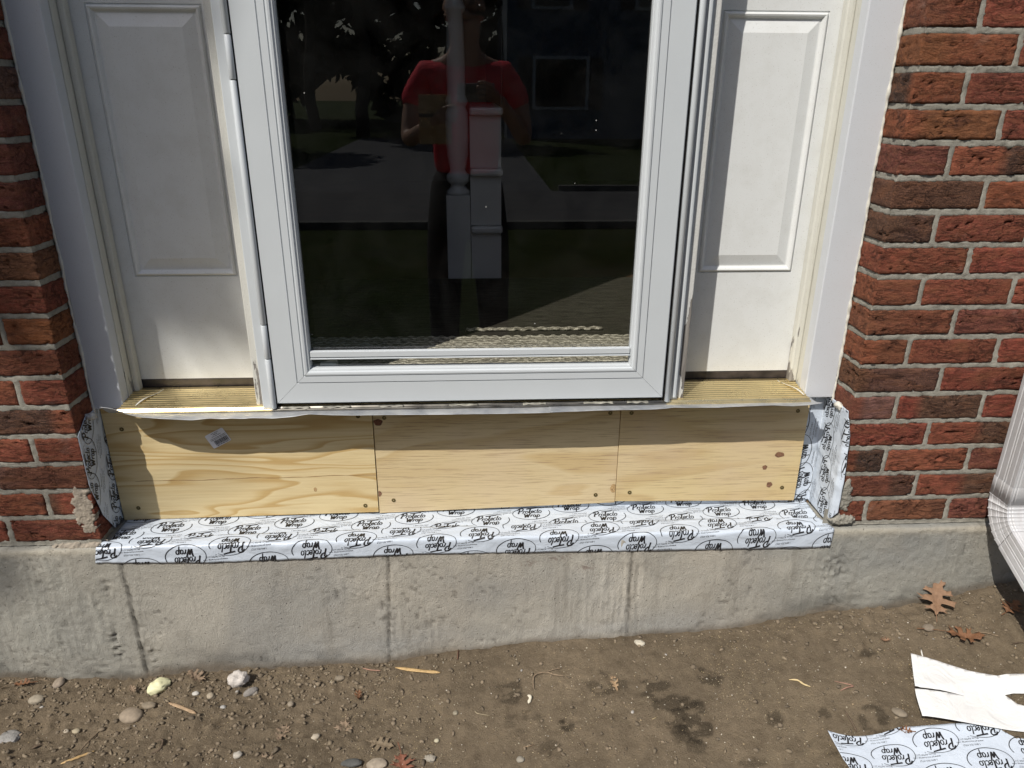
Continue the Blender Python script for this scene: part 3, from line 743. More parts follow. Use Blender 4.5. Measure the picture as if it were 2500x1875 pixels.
def tape_piece(name, poly, fmap, label, rot=math.pi, org=(0, 0), folds=(), cell=.0055, tilt=.06, printed=True, group='printed white flashing tape strips', cat='flashing tape', mat=None, grid2=False):
    us = [p[0] for p in poly]; vs_ = [p[1] for p in poly]
    u0, u1, v0, v1 = min(us), max(us), min(vs_), max(vs_)
    root = None
    bm = bmesh.new()
    U = np.linspace(u0, u1, max(3, int((u1-u0)/cell)+2)); W = np.unique(np.concatenate([np.linspace(v0, v1, max(3, int((v1-v0)/cell)+2)), [f for f in folds if v0 < f < v1]]))
    g = [[bm.verts.new((u, v, 0)) for v in W] for u in U]
    for i in range(len(U)-1):
        for j in range(len(W)-1): bm.faces.new((g[i][j], g[i+1][j], g[i+1][j+1], g[i][j+1]))
    clip_bm(bm, poly)
    for v in bm.verts: v.co = Vector(fmap(v.co.x, v.co.y, 0.0))
    o = from_bm(name, bm, mat or MTAPE, None, True); tag(o, label, cat, group)
    m = o.modifiers.new('thick', 'SOLIDIFY'); m.thickness = .0007; m.offset = -1 if True else 0
    if not printed: return o
    bm = bmesh.new()
    A = np.array((.102, .029)); B = np.array((-.017, -.079)); cr, sr = math.cos(rot), math.sin(rot)
    def T(p): return (p[0]*cr-p[1]*sr, p[0]*sr+p[1]*cr)
    L = max(u1-u0, v1-v0)
    N = int(L/.07)+6
    for i in range(-N, N+1):
        for j in range(-N, N+1):
            c = A*i+B*j+np.array(org)
            if not (u0-.06 < c[0] < u1+.06 and v0-.06 < c[1] < v1+.06): continue
            for (V, F), (ox, oy), ex in ((LOGO, (0, 0), tilt), (SMALL, (.018, -.037), tilt)):
                ce, se = math.cos(ex), math.sin(ex)
                vv = []
                for (x, y) in V:
                    x, y = x*ce-y*se+ox, x*se+y*ce+oy
                    x, y = T((x, y)); vv.append(bm.verts.new((c[0]+x, c[1]+y, 0)))
                for f in F:
                    try: bm.faces.new([vv[k] for k in f])
                    except ValueError: pass
    clip_bm(bm, poly)
    for f in folds:
        for dv in (-.004, -.002, 0, .002, .004):
            bmesh.ops.bisect_plane(bm, geom=bm.verts[:]+bm.edges[:]+bm.faces[:], plane_co=(0, f+dv, 0), plane_no=(0, 1, 0), dist=1e-7)
    step = .012
    for a in np.arange(u0, u1, step): bmesh.ops.bisect_plane(bm, geom=bm.verts[:]+bm.edges[:]+bm.faces[:], plane_co=(a, 0, 0), plane_no=(1, 0, 0), dist=1e-7)
    if grid2:
        for a in np.arange(v0, v1, .008): bmesh.ops.bisect_plane(bm, geom=bm.verts[:]+bm.edges[:]+bm.faces[:], plane_co=(0, a, 0), plane_no=(0, 1, 0), dist=1e-7)
        for a in list(np.arange(u0, u1, .006))+[0, .1115, .1125]: bmesh.ops.bisect_plane(bm, geom=bm.verts[:]+bm.edges[:]+bm.faces[:], plane_co=(a, 0, 0), plane_no=(1, 0, 0), dist=1e-7)
    for v in bm.verts: v.co = Vector(fmap(v.co.x, v.co.y, .0013 if grid2 else .0008))
    bmesh.ops.recalc_face_normals(bm, faces=bm.faces)
    pr = from_bm('print', bm, MINK, o)
    return o
# bottom strip: v=0 lower edge on the face, folded over the ledge edge at v=FO
FO = .040
_tb = [(-.885, atY(223, 1375, -.017).z), (-.62, atY(474, 1375, -.017).z), (-.137, atY(1011, 1353, -.017).z), (.414, atY(1580, 1345, -.017).z), (.86, atY(2019, 1336, -.017).z)]
def wr(u, v, s=0, a=.0012): return float(a*fbm(np.array(u*22.), np.array(v*34.), 70+s, 3))
def crease(u, v):
    """long folds running along the right half of the strip and puckers at its left end"""
    k = 0.0016*math.exp(-((v-.052-.02*math.sin(u*9))/.0035)**2)*float(sst(.35, .6, u)) + .0012*math.exp(-((v-.036+.012*math.sin(u*14))/.003)**2)*float(sst(.45, .6, u))
    return k+.0028*math.exp(-((u+.86)/.03)**2)*math.sin(v*260+u*90)*.5 + .0018*math.exp(-((v-.043)/.004)**2)*(.5+.5*math.sin(u*31))
def map_main(u, v, off):
    zb = float(np.interp(u, [a for a, b in _tb], [b for a, b in _tb])); zt = -.0045
    h = off+.0012+abs(wr(u, v))*1.6+crease(u, v); r = .005
    if v < FO-r:
        z = zb+(zt-r-zb)*v/(FO-r); return (u, -.017-h, z)
    if v < FO+r:
        a = (v-FO+r)/(2*r)*math.pi/2
        return (u, -.012-(.005+h)*math.cos(a), zt-.005+(.005+h)*math.sin(a))
    return (u, -.012+(v-FO-r), zt+h)
def map_rear(u, v, off):      # printed strip behind, running up behind the plywood
    h = off+.0006+abs(wr(u, v, 5))*1.2
    if v > .116: return (u, .1165-h, -.0062+(v-.116))
    return (u, v, -.0062+h)
tape_piece('flashing_tape', [(-.852, .018), (XR-.012, .018), (XR-.006, .150), (-.848, .150)], map_rear,
           'white tape strip with upright printing lying on the ledge against the plywood', rot=0, org=(-.73, .064), folds=(.116,))
tape_piece('flashing_tape', [(-.878, 0), (.857, 0), (.860, .048), (.845, .092), (.60, .099), (-.1, .093), (-.70, .078), (-.862, .072)], map_main,
           'long white tape strip with upside down printing folded over the concrete ledge edge', rot=math.pi, org=(-.757, .066), folds=(FO,))
def map_left(u, v, off):      # u: depth from the arris, then across the back towards the plywood; v: height
    h = off+abs(wr(u, v, 9, .0010))*1.2
    if u > .112: return (XL+.0035+(u-.112), .1155-h, v)
    return (XL+.0035+h, u, v)
tape_piece('flashing_tape', [(-.004, .272), (-.004, .150), (.022, .060), (.060, .0), (.150, .0), (.150, .295), (.040, .300)], map_left,
           'white tape on the left brick return with its printing running upward', rot=1.35, org=(.022, .205), tilt=0, grid2=True, cell=.0035)
def map_right(u, v, off):     # u: depth from the arris (negative wraps on to the face)
    h = off+abs(wr(u, v, 12, .0010))*1.3+.0020*math.exp(-((v-.11-.5*u)/.012)**2)+.002*math.exp(-((v-.19+.3*u)/.012)**2)
    if u > .112: return (XR-.0035-(u-.112), .1155-h, v)
    if u < 0: return (XR-.0035-h*.7+(-u)*.75, -.004+u*.5-h*.5, v)
    return (XR-.0035-h, u, v)
tape_piece('flashing_tape', [(-.016, .04), (.012, .002), (.185, .0), (.185, .295), (.004, .298), (-.010, .240), (-.0165, .12)], map_right,
           'wrinkled white tape on the right brick return with its printing running downward', rot=-1.57, org=(.052, .112), tilt=.03, folds=(), grid2=True, cell=.0035)
# ------------------------------------------------------------------ sticker
sc = [atY(x, y, PY-.0012) for x, y in ((522.5, 1096), (565, 1074), (544, 1043), (500, 1065))]
def sticker():
    ex = (sc[1]-sc[0]); W_ = ex.length; ex.normalize(); ey = (sc[3]-sc[0]); ey -= ex*ey.dot(ex); H_ = ey.length; ey.normalize()
    def f(u, v, o): return sc[0]+ex*u+ey*v+Vector((0, -o, 0))
    bm = bmesh.new(); r = .003; pts = []
    for cx, cy, a0 in ((r, r, 180), (W_-r, r, 270), (W_-r, H_-r, 0), (r, H_-r, 90)):
        for k in range(4): a = R(a0+k*30); pts.append((cx+r*math.cos(a), cy+r*math.sin(a)))
    bm.faces.new([bm.verts.new(f(u, v, 0)) for u, v in pts])
    o = from_bm('price_sticker', bm, simple('sticker_paper', (.72, .73, .78), .5, 0, .03))
    tag(o, 'small tilted white barcode sticker on the left plywood panel', 'sticker')
    m = o.modifiers.new('thick', 'SOLIDIFY'); m.thickness = .0003; m.offset = 0
    bm = bmesh.new()
    x = W_*.22; k = 0
    while x < W_*.93:
        wd = (.0005, .001, .0005, .0016, .0008, .0005, .0013)[k % 7]; k += 1
        bm.faces.new([bm.verts.new(f(a, b, .0004)) for a, b in ((x, .005), (x+wd, .005), (x+wd, .0165), (x, .0165))]); x += wd+(.0006, .0008, .0005)[k % 3]
    # rows of print too small to read in the photograph: short ticks, no words
    for y_, h_, xa, xb in ((.0018, .0022, .22, .93), (.0185, .0015, .12, .95), (.0215, .0015, .12, .95), (.0262, .0013, .25, .78), (.0298, .0020, .38, .62), (.0335, .0014, .30, .70)):
        x = W_*xa; k = 0
        while x < W_*xb:
            wd = .0006+.0009*((k*7) % 5)/5; bm.faces.new([bm.verts.new(f(p_, q_, .0004)) for p_, q_ in ((x, y_), (x+wd, y_), (x+wd, y_+h_), (x, y_+h_))]); x += wd+(.0004 if k % 5 else .0012); k += 1
    from_bm('print', bm, MINK, o)
sticker()

# ================================================================== DRIP FLASHING AND SILL
DE = [(244, 993.8), (262, 996.2), (274, 998), (290, 1003.5), (305, 1010), (339, 1018), (393, 1022), (468, 1025.6), (480, 1024.6), (514, 1021), (538, 1022.6), (564, 1021), (595, 1022), (614, 1020), (668, 1021), (713, 1017.5), (754, 1010.9), (800, 1013), (858, 1014), (930, 1013), (1011, 1011.9), (1075, 1011.7), (1180, 1010.5), (1296, 1008.5), (1342, 1007.2), (1400, 1005), (1463, 1002.2), (1520, 1001.2), (1590, 1000), (1626, 997.8), (1642, 995.4), (1690, 996), (1751, 995.6), (1820, 992.2), (1888, 990), (1935, 992), (1975, 989), (2010, 984)]
def drip(x0, x1, lift, label):
    pts = [atY(x, y, .016) for x, y in DE]; xs = np.array([p.x for p in pts]); zs = np.array([p.z for p in pts])
    X = np.arange(x0, x1, .004); zf = np.interp(X, xs, zs)
    ker = np.ones(3)/3; zf2 = np.convolve(np.pad(zf, 1, 'edge'), ker, 'valid')
    prof = []
    for t, (y, k) in enumerate(((.078, 0), (.060, 0.02), (.048, .1), (.038, .35), (.028, .65), (.020, .9), (.016, 1.0), (.0152, 1.02))):
        z0 = .3015
        z = z0+(zf2-z0)*k**1.0+.0005*fbm(X*30, X*0+t*.7, 5, 3)+lift
        prof.append(np.stack([X, y+0*X-lift, z], -1))
    G = np.stack(prof, 1); nu, nv = G.shape[:2]
    o = mesh_np('drip_edge', G.reshape(-1, 3), gridF(nu, nv, 0, True), MFLASH, None, True)
    m = o.modifiers.new('thick', 'SOLIDIFY'); m.thickness = .0007; m.offset = 0
    tag(o, label, 'metal flashing', 'metal drip flashings under the sill'); return o
XJ = atY(1343, 1005, .016).x
drip(atY(244, 994, .016).x, XJ+.012, 0, 'long wavy grey metal drip flashing with its loose end curled up beside the left brick')
drip(XJ, atY(2010, 984, .016).x, .0012, 'shorter grey metal drip flashing lapped over the other near the latch side of the door')
def sill():
    root = empty('door_sill', (0, .1, .3), 'ribbed brass coloured door sill under the storm door and both side panels', 'door sill')
    prof = [(.047, .3025), (.0445, .3035), (.0435, .3058), (.0450, .3085), (.0475, .3080), (.0490, .3060), (.0510, .3062), (.0520, .3100), (.0545, .3115), (.0575, .3112), (.059, .3085)]
    n = 9; y0, y1 = .061, .152
    for k in range(n):
        for f_, dz in ((0.0, -.0006), (.18, .0012), (.38, .0019), (.58, .0017), (.76, .0004)):
            t = (k+f_)/n; prof.append((y0+(y1-y0)*t, .3088+(.0090)*t+dz))
    prof += [(.153, .3170), (.158, .3180), (.1625, .3182), (.163, .312)]
    X = np.arange(-.792, .7821, .006)
    P = np.array(prof); G = np.stack([X[:, None]+0*P[:, 0], P[:, 0]+0*X[:, None], P[:, 1]+.0003*fbm(X[:, None]*12, P[:, 0]*40, 4, 2)], -1)
    c = np.ones(G.shape)*np.array([.86, .70, .38]); pz = np.array([p[0] for p in prof]); k0 = 11
    gro = np.zeros(len(prof)); gro[k0:k0+5*n:5] = 1; gro[k0+4:k0+5*n:5] = .35
    c = c*(1-.62*gro[None, :, None]*(.75+.5*vn(X[:, None]*18, P[:, 0]*90, 3))[..., None].clip(0, 1.2))
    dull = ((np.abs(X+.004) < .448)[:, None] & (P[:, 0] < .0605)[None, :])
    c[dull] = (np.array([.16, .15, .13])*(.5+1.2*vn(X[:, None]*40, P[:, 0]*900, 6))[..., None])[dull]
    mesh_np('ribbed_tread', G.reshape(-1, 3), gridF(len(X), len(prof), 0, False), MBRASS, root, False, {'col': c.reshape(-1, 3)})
    boxo('threshold', (-.440, .432, .066, .165, .309, .3205), simple('shade_dark_threshold', (.05, .045, .04), .7, 0, .5, 40, .001), root)  # weathered sill piece, coloured near black for the shaded gap under the door
    # flaking paint along the nosing under the storm door
    for i in range(7):
        x = -.43+i*.127+.045*math.sin(i*5.3); 
        bm = bmesh.new(); n_ = 18; L_ = .06+.04*math.sin(i*3.1)
        a = [bm.verts.new((x+L_*k/n_, .0505, .3117+.0004*math.sin(k*1.3+i))) for k in range(n_+1)]
        b = [bm.verts.new((x+L_*k/n_, .0445-.0012*math.sin(k*.9+i*2), .3095+.0012*math.sin(k*.7+i))) for k in range(n_+1)]
        for k in range(n_): bm.faces.new((a[k], b[k], b[k+1], a[k+1]))
        p = from_bm('paint_flake', bm, simple('flaked_paint', (.26, .25, .21), .6, 0, .4, 60), root, True)
        m = p.modifiers.new('t', 'SOLIDIFY'); m.thickness = .0004
sill()

# ================================================================== TRIM, JAMBS, SIDELIGHTS, STORM DOOR
TOPZ = 2.36
def trim(sg, xo, xi, xj, xs_, label, lab2):
    a, b = sorted((xo, xi))
    t = boxo('casing_board', (a, b, .083, .1165, .2985, TOPZ), MPVC, None, .0025); tag(t, label, 'trim board', 'white trim boards against the brick')
    r = empty('door_jamb', ((xo+xj)/2, .14, .3), lab2, 'door jamb', 'painted jambs of the door frame')
    a, b = sorted((xo, xj)); boxo('jamb', (a, b, .1185, .166, .302, TOPZ), MPEELJ, r, .002)
    a, b = sorted((xj, xs_)); boxo('stop', (a, b, .142, .1655, .316, TOPZ), MPEELJ, r, .004)
    # caulk bead between board and brick
    pts = []; n = 420
    for k in range(n+1):
        z = .29+(TOPZ-.29)*k/n; pts.append((xo+sg*.001+.0016*float(fbm(k*.07, 4.+sg, 6, 2))+.0006*float(fbm(k*.9, 4.+sg, 6, 2)), .0835-.001*math.sin(k*1.1), z))
    bm = bmesh.new(); tube(bm, pts, [.0020+.0026*float(vn(k*.13, 2.+sg, 3))**2+.0009*float(vn(k*1.9, 7., 5)) for k in range(n+1)], 7)
    c = from_bm('caulk_bead', bm, MCAULK, None, True); tag(c, 'cream ragged caulk line where the %s trim board meets the brick' % ('right' if sg > 0 else 'left'), 'caulk', 'caulk lines along the brick')
trim(-1, -.8585, -.793, -.7925, -.779, 'smooth white trim board in bluish shade against the left brick', 'white jamb with flaking foot at the outer side of the left side panel')
trim(1, .852, .781, .7845, .766, 'smooth white trim board in full sun against the right brick', 'sunlit cream white jamb with bare grey wood at its foot beside the right side panel')
for sg, x0, x1 in ((-1, -.4915, -.452), (1, .450, .4845)):
    t = boxo('mullion', (x0, x1, .066, .172, .3065, TOPZ), MPEEL if sg < 0 else MPEELR, None, .002)
    tag(t, 'narrow wooden post with peeling white paint on the %s side of the storm door' % ('hinge' if sg < 0 else 'latch'), 'post', 'wooden posts between the door and the side panels')
# crumbs of caulk at the feet of the jambs
for px, py, lab in ((1958, 968, 'torn white caulk flap at the foot of the right jamb'), (335, 985, 'curled white caulk strip at the foot of the left jamb')):
    p = atY(px, py, .075); s = -1 if px < 1000 else 1
    bm = bmesh.new(); n = 16; A_ = []; B_ = []
    for k in range(n+1):
        t = k/n; x = p.x-s*.055*t*.62; y = .070+.075*t; z = .3115+.009*t+.002*math.sin(t*6)
        A_.append(bm.verts.new((x, y, z+.003*math.sin(math.pi*t)))); B_.append(bm.verts.new((x+s*.007*math.sin(math.pi*min(1, t+.1)), y-.002, z+.001)))
    for k in range(n): bm.faces.new((A_[k], A_[k+1], B_[k+1], B_[k]))
    c = from_bm('caulk_flap', bm, MCAULK, None, True); m = c.modifiers.new('t', 'SOLIDIFY'); m.thickness = .001
    tag(c, lab, 'caulk', 'torn caulk at the jamb feet')
p = atY(222, 1008, .06); tag(blob('caulk_lump', (XL+.010, .050, .296), (.012, .012, .008), 91, MCAULK, None, 3, .5, 2), 'smeared lump of cream caulk below the left trim board', 'caulk')
p = atY(2060, 1000, .05); tag(blob('caulk_lump', (XR-.006, .045, .294), (.009, .012, .008), 92, MCAULK, None, 3, .5, 2), 'lump of cream caulk at the foot of the right trim board by the brick', 'caulk')

def sidelight(x0, x1, gx0, gx1, label):
    root = empty('sidelight_panel', ((x0+x1)/2, .166, .338), label, 'side panel', 'white raised side panels flanking the door')
    Y = .166; bm = bmesh.new()
    def loop(d, y, z0, z1):
        return [bm.verts.new(p) for p in ((gx0+d, y, z0+d), (gx1-d, y, z0+d), (gx1-d, y, z1-d), (gx0+d, y, z1-d))]
    def ringf(A, B):
        for q in range(4): bm.faces.new((A[q], A[(q+1) % 4], B[(q+1) % 4], B[q]))
    zs = [(.582, 1.128), (1.176, 1.95)]
    # flat field around the two raised fields
    xs = [x0, gx0, gx1, x1]; zz = [.338, .582, 1.128, 1.176, 1.95, TOPZ]
    for i in range(3):
        for j in range(5):
            if i == 1 and j in (1, 3): continue
            bm.faces.new([bm.verts.new(p) for p in ((xs[i], Y, zz[j]), (xs[i+1], Y, zz[j]), (xs[i+1], Y, zz[j+1]), (xs[i], Y, zz[j+1]))])
    prof = ((0, 0), (.0012, .0022), (.0026, .0022), (.0042, -.0022), (.0072, -.0042), (.0105, -.0030), (.0135, .0008), (.0150, .0032), (.0175, .0036), (.0420, -.0036), (.0430, -.0036))
    for z0, z1 in zs:
        prev = None
        for d, dy in prof:
            L_ = loop(d, Y+dy, z0, z1)
            if prev: ringf(prev, L_)
            prev = L_
        bm.faces.new(prev)
    bmesh.ops.remove_doubles(bm, verts=bm.verts, dist=1e-5)
    from_bm('raised_panel', bm, MPANEL, root)
    boxo('door_sweep', (x0, x1, .1670, .175, .3150, .3385), MSEAL, root, .003)
    boxo('core', (x0, x1, .171, .20, .32, TOPZ), MBLACK, root)
    return root
sidelight(-.80, -.455, -.7513, -.5255, 'shaded white raised side panel left of the storm door with light at its foot')
sidelight(.450, .80, .519, .7430, 'sunlit white raised side panel right of the storm door, shadow down its inner edge')
# fine caulked seam: thin dark joint where panel meets stop comes from the geometry itself

def storm_door():
    root = empty('storm_door', (0, .06, .32), 'pale grey aluminium storm door with one tall pane of glass', 'door')
    x0, x1, z0, z1 = -.4395, .4305, .3205, 2.34
    F_ = .046
    prof = [(0, .078), (0, F_+.002), (.002, F_), (.0478, F_), (.0484, F_+.0022), (.0500, F_+.0022), (.0506, F_-.001), (.0640, F_-.001), (.0646, F_+.001), (.0660, F_+.001), (.0668, F_-.002),
            (.0700, F_-.0028), (.0740, F_-.0020), (.0765, F_+.0015), (.0790, F_+.0022), (.0800, F_+.0060), (.0815, F_+.009), (.0815, F_+.024)]
    def frame_part(name, corners):
        bm = bmesh.new(); rows = []
        for d, y in prof:
            rows.append([bm.verts.new(p) for p in corners(d, y)])
        for A, B in zip(rows, rows[1:]):
            bm.faces.new((A[0], A[1], B[1], B[0]))
        bmesh.ops.recalc_face_normals(bm, faces=bm.faces)
        o = from_bm(name, bm, MALU, root); return o
    e = .0003       # hairline of the mitre
    frame_part('bottom_rail', lambda d, y: ((x0+d+e, y, z0+d), (x1-d-e, y, z0+d)))
    frame_part('top_rail', lambda d, y: ((x0+d+e, y, z1-d), (x1-d-e, y, z1-d)))
    frame_part('stile', lambda d, y: ((x0+d, y, z0+d+e), (x0+d, y, z1-d-e)))
    frame_part('stile', lambda d, y: ((x1-d, y, z0+d+e), (x1-d, y, z1-d-e)))
    bm = bmesh.new(); bm.faces.new([bm.verts.new(p) for p in ((x0+.07, .066, z0+.07), (x1-.07, .066, z0+.07), (x1-.07, .066, z1-.07), (x0+.07, .066, z1-.07))])
    from_bm('glass', bm, MGLASS, root)
    za, zb, zc_, zd = [atY(1150, y, .052).z for y in (853.5, 867.5, 869.5, 872)]
    o = boxo('screen_bar', (x0+.0822, x1-.0822, .050, .062, zb, za), MALU, root, .0012)
    boxo('screen_bar_lip', (x0+.0822, x1-.0822, .048, .0615, zd, zc_), MALU, o, .0006)
    # latch block seen low behind the glass
    p = atY(808, 884, .085)
    bm = bmesh.new(); box(bm, p.x-.022, p.x+.016, .070, .088, p.z-.012, p.z+.003)
    l = from_bm('screen_latch', bm, simple('white_plastic', (.55, .57, .57), .4), root, False, .003)
    # hinge bar with its knuckles
    hz = [.3095]+[atY(px, py, .043).z for px, py in ((652, 877), (642, 794), (575, 195), (566, 83))]+[TOPZ-.03]
    hb = boxo('hinge_bar', (-.4720, -.4530, .0495, .068, .3035, TOPZ), MALU, root, .0012)
    bm = bmesh.new(); box(bm, -.4745, -.4700, .056, .066, .3035, TOPZ); from_bm('hinge_leaf', bm, MALU, hb, False, .001)
    for k in range(5):
        bm = bmesh.new(); a, b = hz[k]+.0008, hz[k+1]-.0008
        tube(bm, [(-.4478, .0455, a), (-.4478, .0455, a+.001), (-.4478, .0455, b-.001), (-.4478, .0455, b)], [.0056, .0064, .0064, .0056], 16)
        from_bm('hinge_knuckle', bm, MALU, hb, True)
    bm = bmesh.new(); box(bm, -.4446, -.4396, .052, .068, .3100, TOPZ); from_bm('hinge_seal', bm, MBLACK, hb)
    bm = bmesh.new(); tube(bm, [(.4415, .0465, .3105), (.4415, .0465, .312), (.4415, .0465, TOPZ)], [.004, .0062, .0062], 14)
    lb = from_bm('latch_bar', bm, MALU, root, True)
    boxo('latch_channel', (.4478, .4680, .0585, .068, .3085, TOPZ), MALU, lb, .001)
    boxo('channel_rib', (.4560, .4635, .0520, .0600, .3165, TOPZ), MALU, lb, .0022)
    boxo('latch_seal', (.4310, .4362, .056, .068, .3105, TOPZ), MBLACK, lb, 0)
    return root
storm_door()

# ================================================================== DOWNSPOUT
def downspout():
    n = NB('spout_paint'); 
    c = n.mix(n.ramp(n.noise(30, 6, .65, .2, n.mp((2.5, 1, .5))), [(.45, 0.0), (.85, .6)]), (.56, .56, .57), (.40, .38, .36))
    c = n.mix(n.ramp(n.noise(300, 3), [(.68, 0.0), (.74, .6)]), c, (.25, .2, .16))
    ms = n.fin(c, .35, 0, n.bump(n.noise(40, 3), .2, .002), .5)
    root = empty('downspout', (1.24, -.07, .1), 'white ribbed downspout with a pleated elbow at the right end of the brick wall', 'downspout')
    W_, D_ = .083, .062; x0 = atY(2428, 1180, -.03).x; cx = x0+W_/2; cyy = -.085+D_/2-.002
    # ribbed rectangular section
    sec = []
    def side(ax, ay, bx, by, nx, ny, ribs):
        N = 90
        for k in range(N):
            t = k/N; h = 0
            for r0, r1 in ribs:
                if r0 < t < r1: h = -.0014*math.sin(math.pi*(t-r0)/(r1-r0))
            sec.append((ax+(bx-ax)*t+nx*h, ay+(by-ay)*t+ny*h))
    w2, d2 = W_/2, D_/2; rr = ((.05, .09), (.13, .17), (.83, .87), (.91, .95)); r3 = ((.16, .21), (.44, .49), (.56, .61), (.80, .85))
    side(-w2, -d2, w2, -d2, 0, -1, rr); side(w2, -d2, w2, d2, 1, 0, r3); side(w2, d2, -w2, d2, 0, 1, rr); side(-w2, d2, -w2, -d2, -1, 0, r3)
    S = np.array(sec)
    k_ = np.ones(3)/3
    def sweep(name, frames, parent, mat=ms):
        V = []
        for (c, ax, ay, sc) in frames:
            V.append(np.array(c)[None, :]+S[:, :1]*sc*np.array(ax)[None, :]+S[:, 1:]*sc*np.array(ay)[None, :])
        G = np.stack(V, 0); G = np.concatenate([G, G[:, :1]], 1)
        return mesh_np(name, G.reshape(-1, 3), gridF(G.shape[0], G.shape[1], 0, True), mat, parent, False)
    ze = atY(2417, 1240, -.085).z+.006
    zj = atY(2440, 1195, -.085).z
    X_ = (1, 0, 0); Y_ = (0, 1, 0)
    sweep('pipe', [((cx, cyy, zj), X_, Y_, .97), ((cx, cyy, zj+.003), X_, Y_, 1.0), ((cx, cyy, TOPZ+.2), X_, Y_, 1.0)], root)
    fr = [((cx, cyy, zj-.03+.06), X_, Y_, .985)]
    fr = [((cx, cyy, zj+.004), X_, Y_, 1.035), ((cx, cyy, zj+.001), X_, Y_, 1.035), ((cx, cyy, ze), X_, Y_, 1.03)]
    Rb = .085; cen = (cyy-Rb, ze)                       # bend towards the yard
    NP = 7; A1 = R(66)
    for p in range(NP):
        for f_, sc in ((0, 1.02), (.05, 1.040), (.10, 1.040), (.17, 1.012), (.6, 1.0), (.95, 1.0)):
            a = (p+f_)/NP*A1
            c = (cx, cen[0]+Rb*math.cos(a), cen[1]-Rb*math.sin(a))
            fr.append((c, X_, (0, math.cos(a), -math.sin(a)), sc))
    el_ = sweep('elbow', fr, root)
    a = A1; c0 = Vector((cx, cen[0]+Rb*math.cos(a), cen[1]-Rb*math.sin(a))); dr = Vector((0, -math.sin(a), -math.cos(a)))
    fr = [(tuple(c0+dr*t), X_, (0, math.cos(a), -math.sin(a)), s_) for t, s_ in ((0, .99), (.004, 1.03), (.22, 1.03), (.222, .97), (.30, .97))]
    sweep('spout_end', fr, root)
    # lap seam of the elbow over the pipe
    return root
downspout()

# ================================================================== THINGS LYING ON THE GROUND
def leafmat(name, c, c2):
    n = NB(name); cc = n.mix(n.ramp(n.noise(70, 5, .6), [(.3, 0.0), (.7, 1.0)]), c, c2)
    cc = n.mix(n.ramp(n.noise(350, 2), [(.64, 0.0), (.72, .5)]), cc, (.05, .03, .02))
    return n.fin(cc, .7, 0, n.bump(n.noise(90, 4, .6, .6), .6, .002), .3)
ML1 = leafmat('tan_leaf', (.25, .15, .09), (.17, .10, .06)); ML2 = leafmat('brown_leaf', (.20, .095, .045), (.13, .065, .035)); ML3 = leafmat('grey_leaf', (.25, .18, .12), (.18, .13, .09)); ML4 = leafmat('red_leaf', (.21, .085, .05), (.15, .06, .038))
OAK = [(0, -.02), (.03, .0), (.05, .07), (.13, .09), (.24, .06), (.20, .13), (.27, .17), (.15, .19), (.09, .25), (.11, .31), (.25, .30), (.38, .26), (.34, .34), (.42, .41), (.30, .42), (.22, .46), (.12, .46), (.10, .53), (.20, .55), (.32, .55), (.28, .61), (.33, .69), (.20, .66), (.11, .68), (.10, .76), (.17, .82), (.14, .88), (.08, .88), (.05, .93), (.0, 1.0)]
def leaf(px, py, length, rotz, label, mat, curl=.25, seed=0, stem=.22, tip=0, lift=.004, wob=1.0, squash=1.0):
    g = gnd(px, py); g.z = soilz(g.x, g.y)+lift
    root = empty('oak_leaf', g, label, 'leaf', 'fallen oak leaves on the soil')
    r_ = random.Random(seed)
    rt = [(x*(1+.15*r_.uniform(-1, 1)), y) for x, y in OAK]; lf = [(-x*(1+.2*r_.uniform(-1, 1)), y+.02*r_.uniform(-1, 1)) for x, y in OAK[::-1]]
    pts = rt+lf[1:-1]
    bm = bmesh.new(); vs = [bm.verts.new((x, y, 0)) for x, y in pts]
    bmesh.ops.triangle_fill(bm, use_beauty=True, edges=[bm.edges.new((vs[i], vs[(i+1) % len(vs)])) for i in range(len(vs))])
    for k in range(1, 12): bmesh.ops.bisect_plane(bm, geom=bm.verts[:]+bm.edges[:]+bm.faces[:], plane_co=(0, k/12, 0), plane_no=(0, 1, 0))
    for k in range(-4, 5): bmesh.ops.bisect_plane(bm, geom=bm.verts[:]+bm.edges[:]+bm.faces[:], plane_co=(k*.09, 0, 0), plane_no=(1, 0, 0))
    Mx = Matrix.Translation(g)@Matrix.Rotation(rotz, 4, 'Z')@Matrix.Rotation(tip, 4, 'X')
    def hgt(x, y): return curl*(x*x*1.3+(y-.5)**2*.7)+.05*wob*float(fbm(np.array(x*5.+seed), np.array(y*5.), seed, 3))-.05*math.exp(-(x/.03)**2)
    for v in bm.verts:
        x, y = v.co.x, v.co.y
        v.co = Mx@Vector((x*length*squash, y*length, hgt(x, y)*length))
    bmesh.ops.recalc_face_normals(bm, faces=bm.faces)
    o = from_bm('blade', bm, mat, root, True); m = o.modifiers.new('t', 'SOLIDIFY'); m.thickness = .0005
    bm = bmesh.new()
    P = [Mx@Vector((.03*math.sin(t*3+seed)*length*(1-t if t < 0 else 0), t*length, (hgt(0, max(t, 0))+.012)*length)) for t in np.linspace(-stem, .85, 16)]
    tube(bm, P, [max(.0003, .0011*(1-k/18)) for k in range(16)], 5); from_bm('stem', bm, mat, root, True)
    return root
leaf(2283, 1508, .100, R(-28), 'upright tan oak leaf leaning on the concrete at the right', ML1, .35, 3, .2, R(34), .010)
leaf(2310, 1552, .080, R(-112), 'curled brown oak leaf lying below the upright tan leaf', ML2, .8, 5, .8, R(5), .006, 2)
leaf(845, 1765, .050, R(172), 'grey brown oak leaf with its stem up, left of centre near the bottom', ML3, .5, 7, .35, R(-8), .006, 2)
leaf(700, 1772, .042, R(165), 'small tan oak leaf left of the grey brown one', ML3, .6, 9, .2, R(-5), .004, 2)
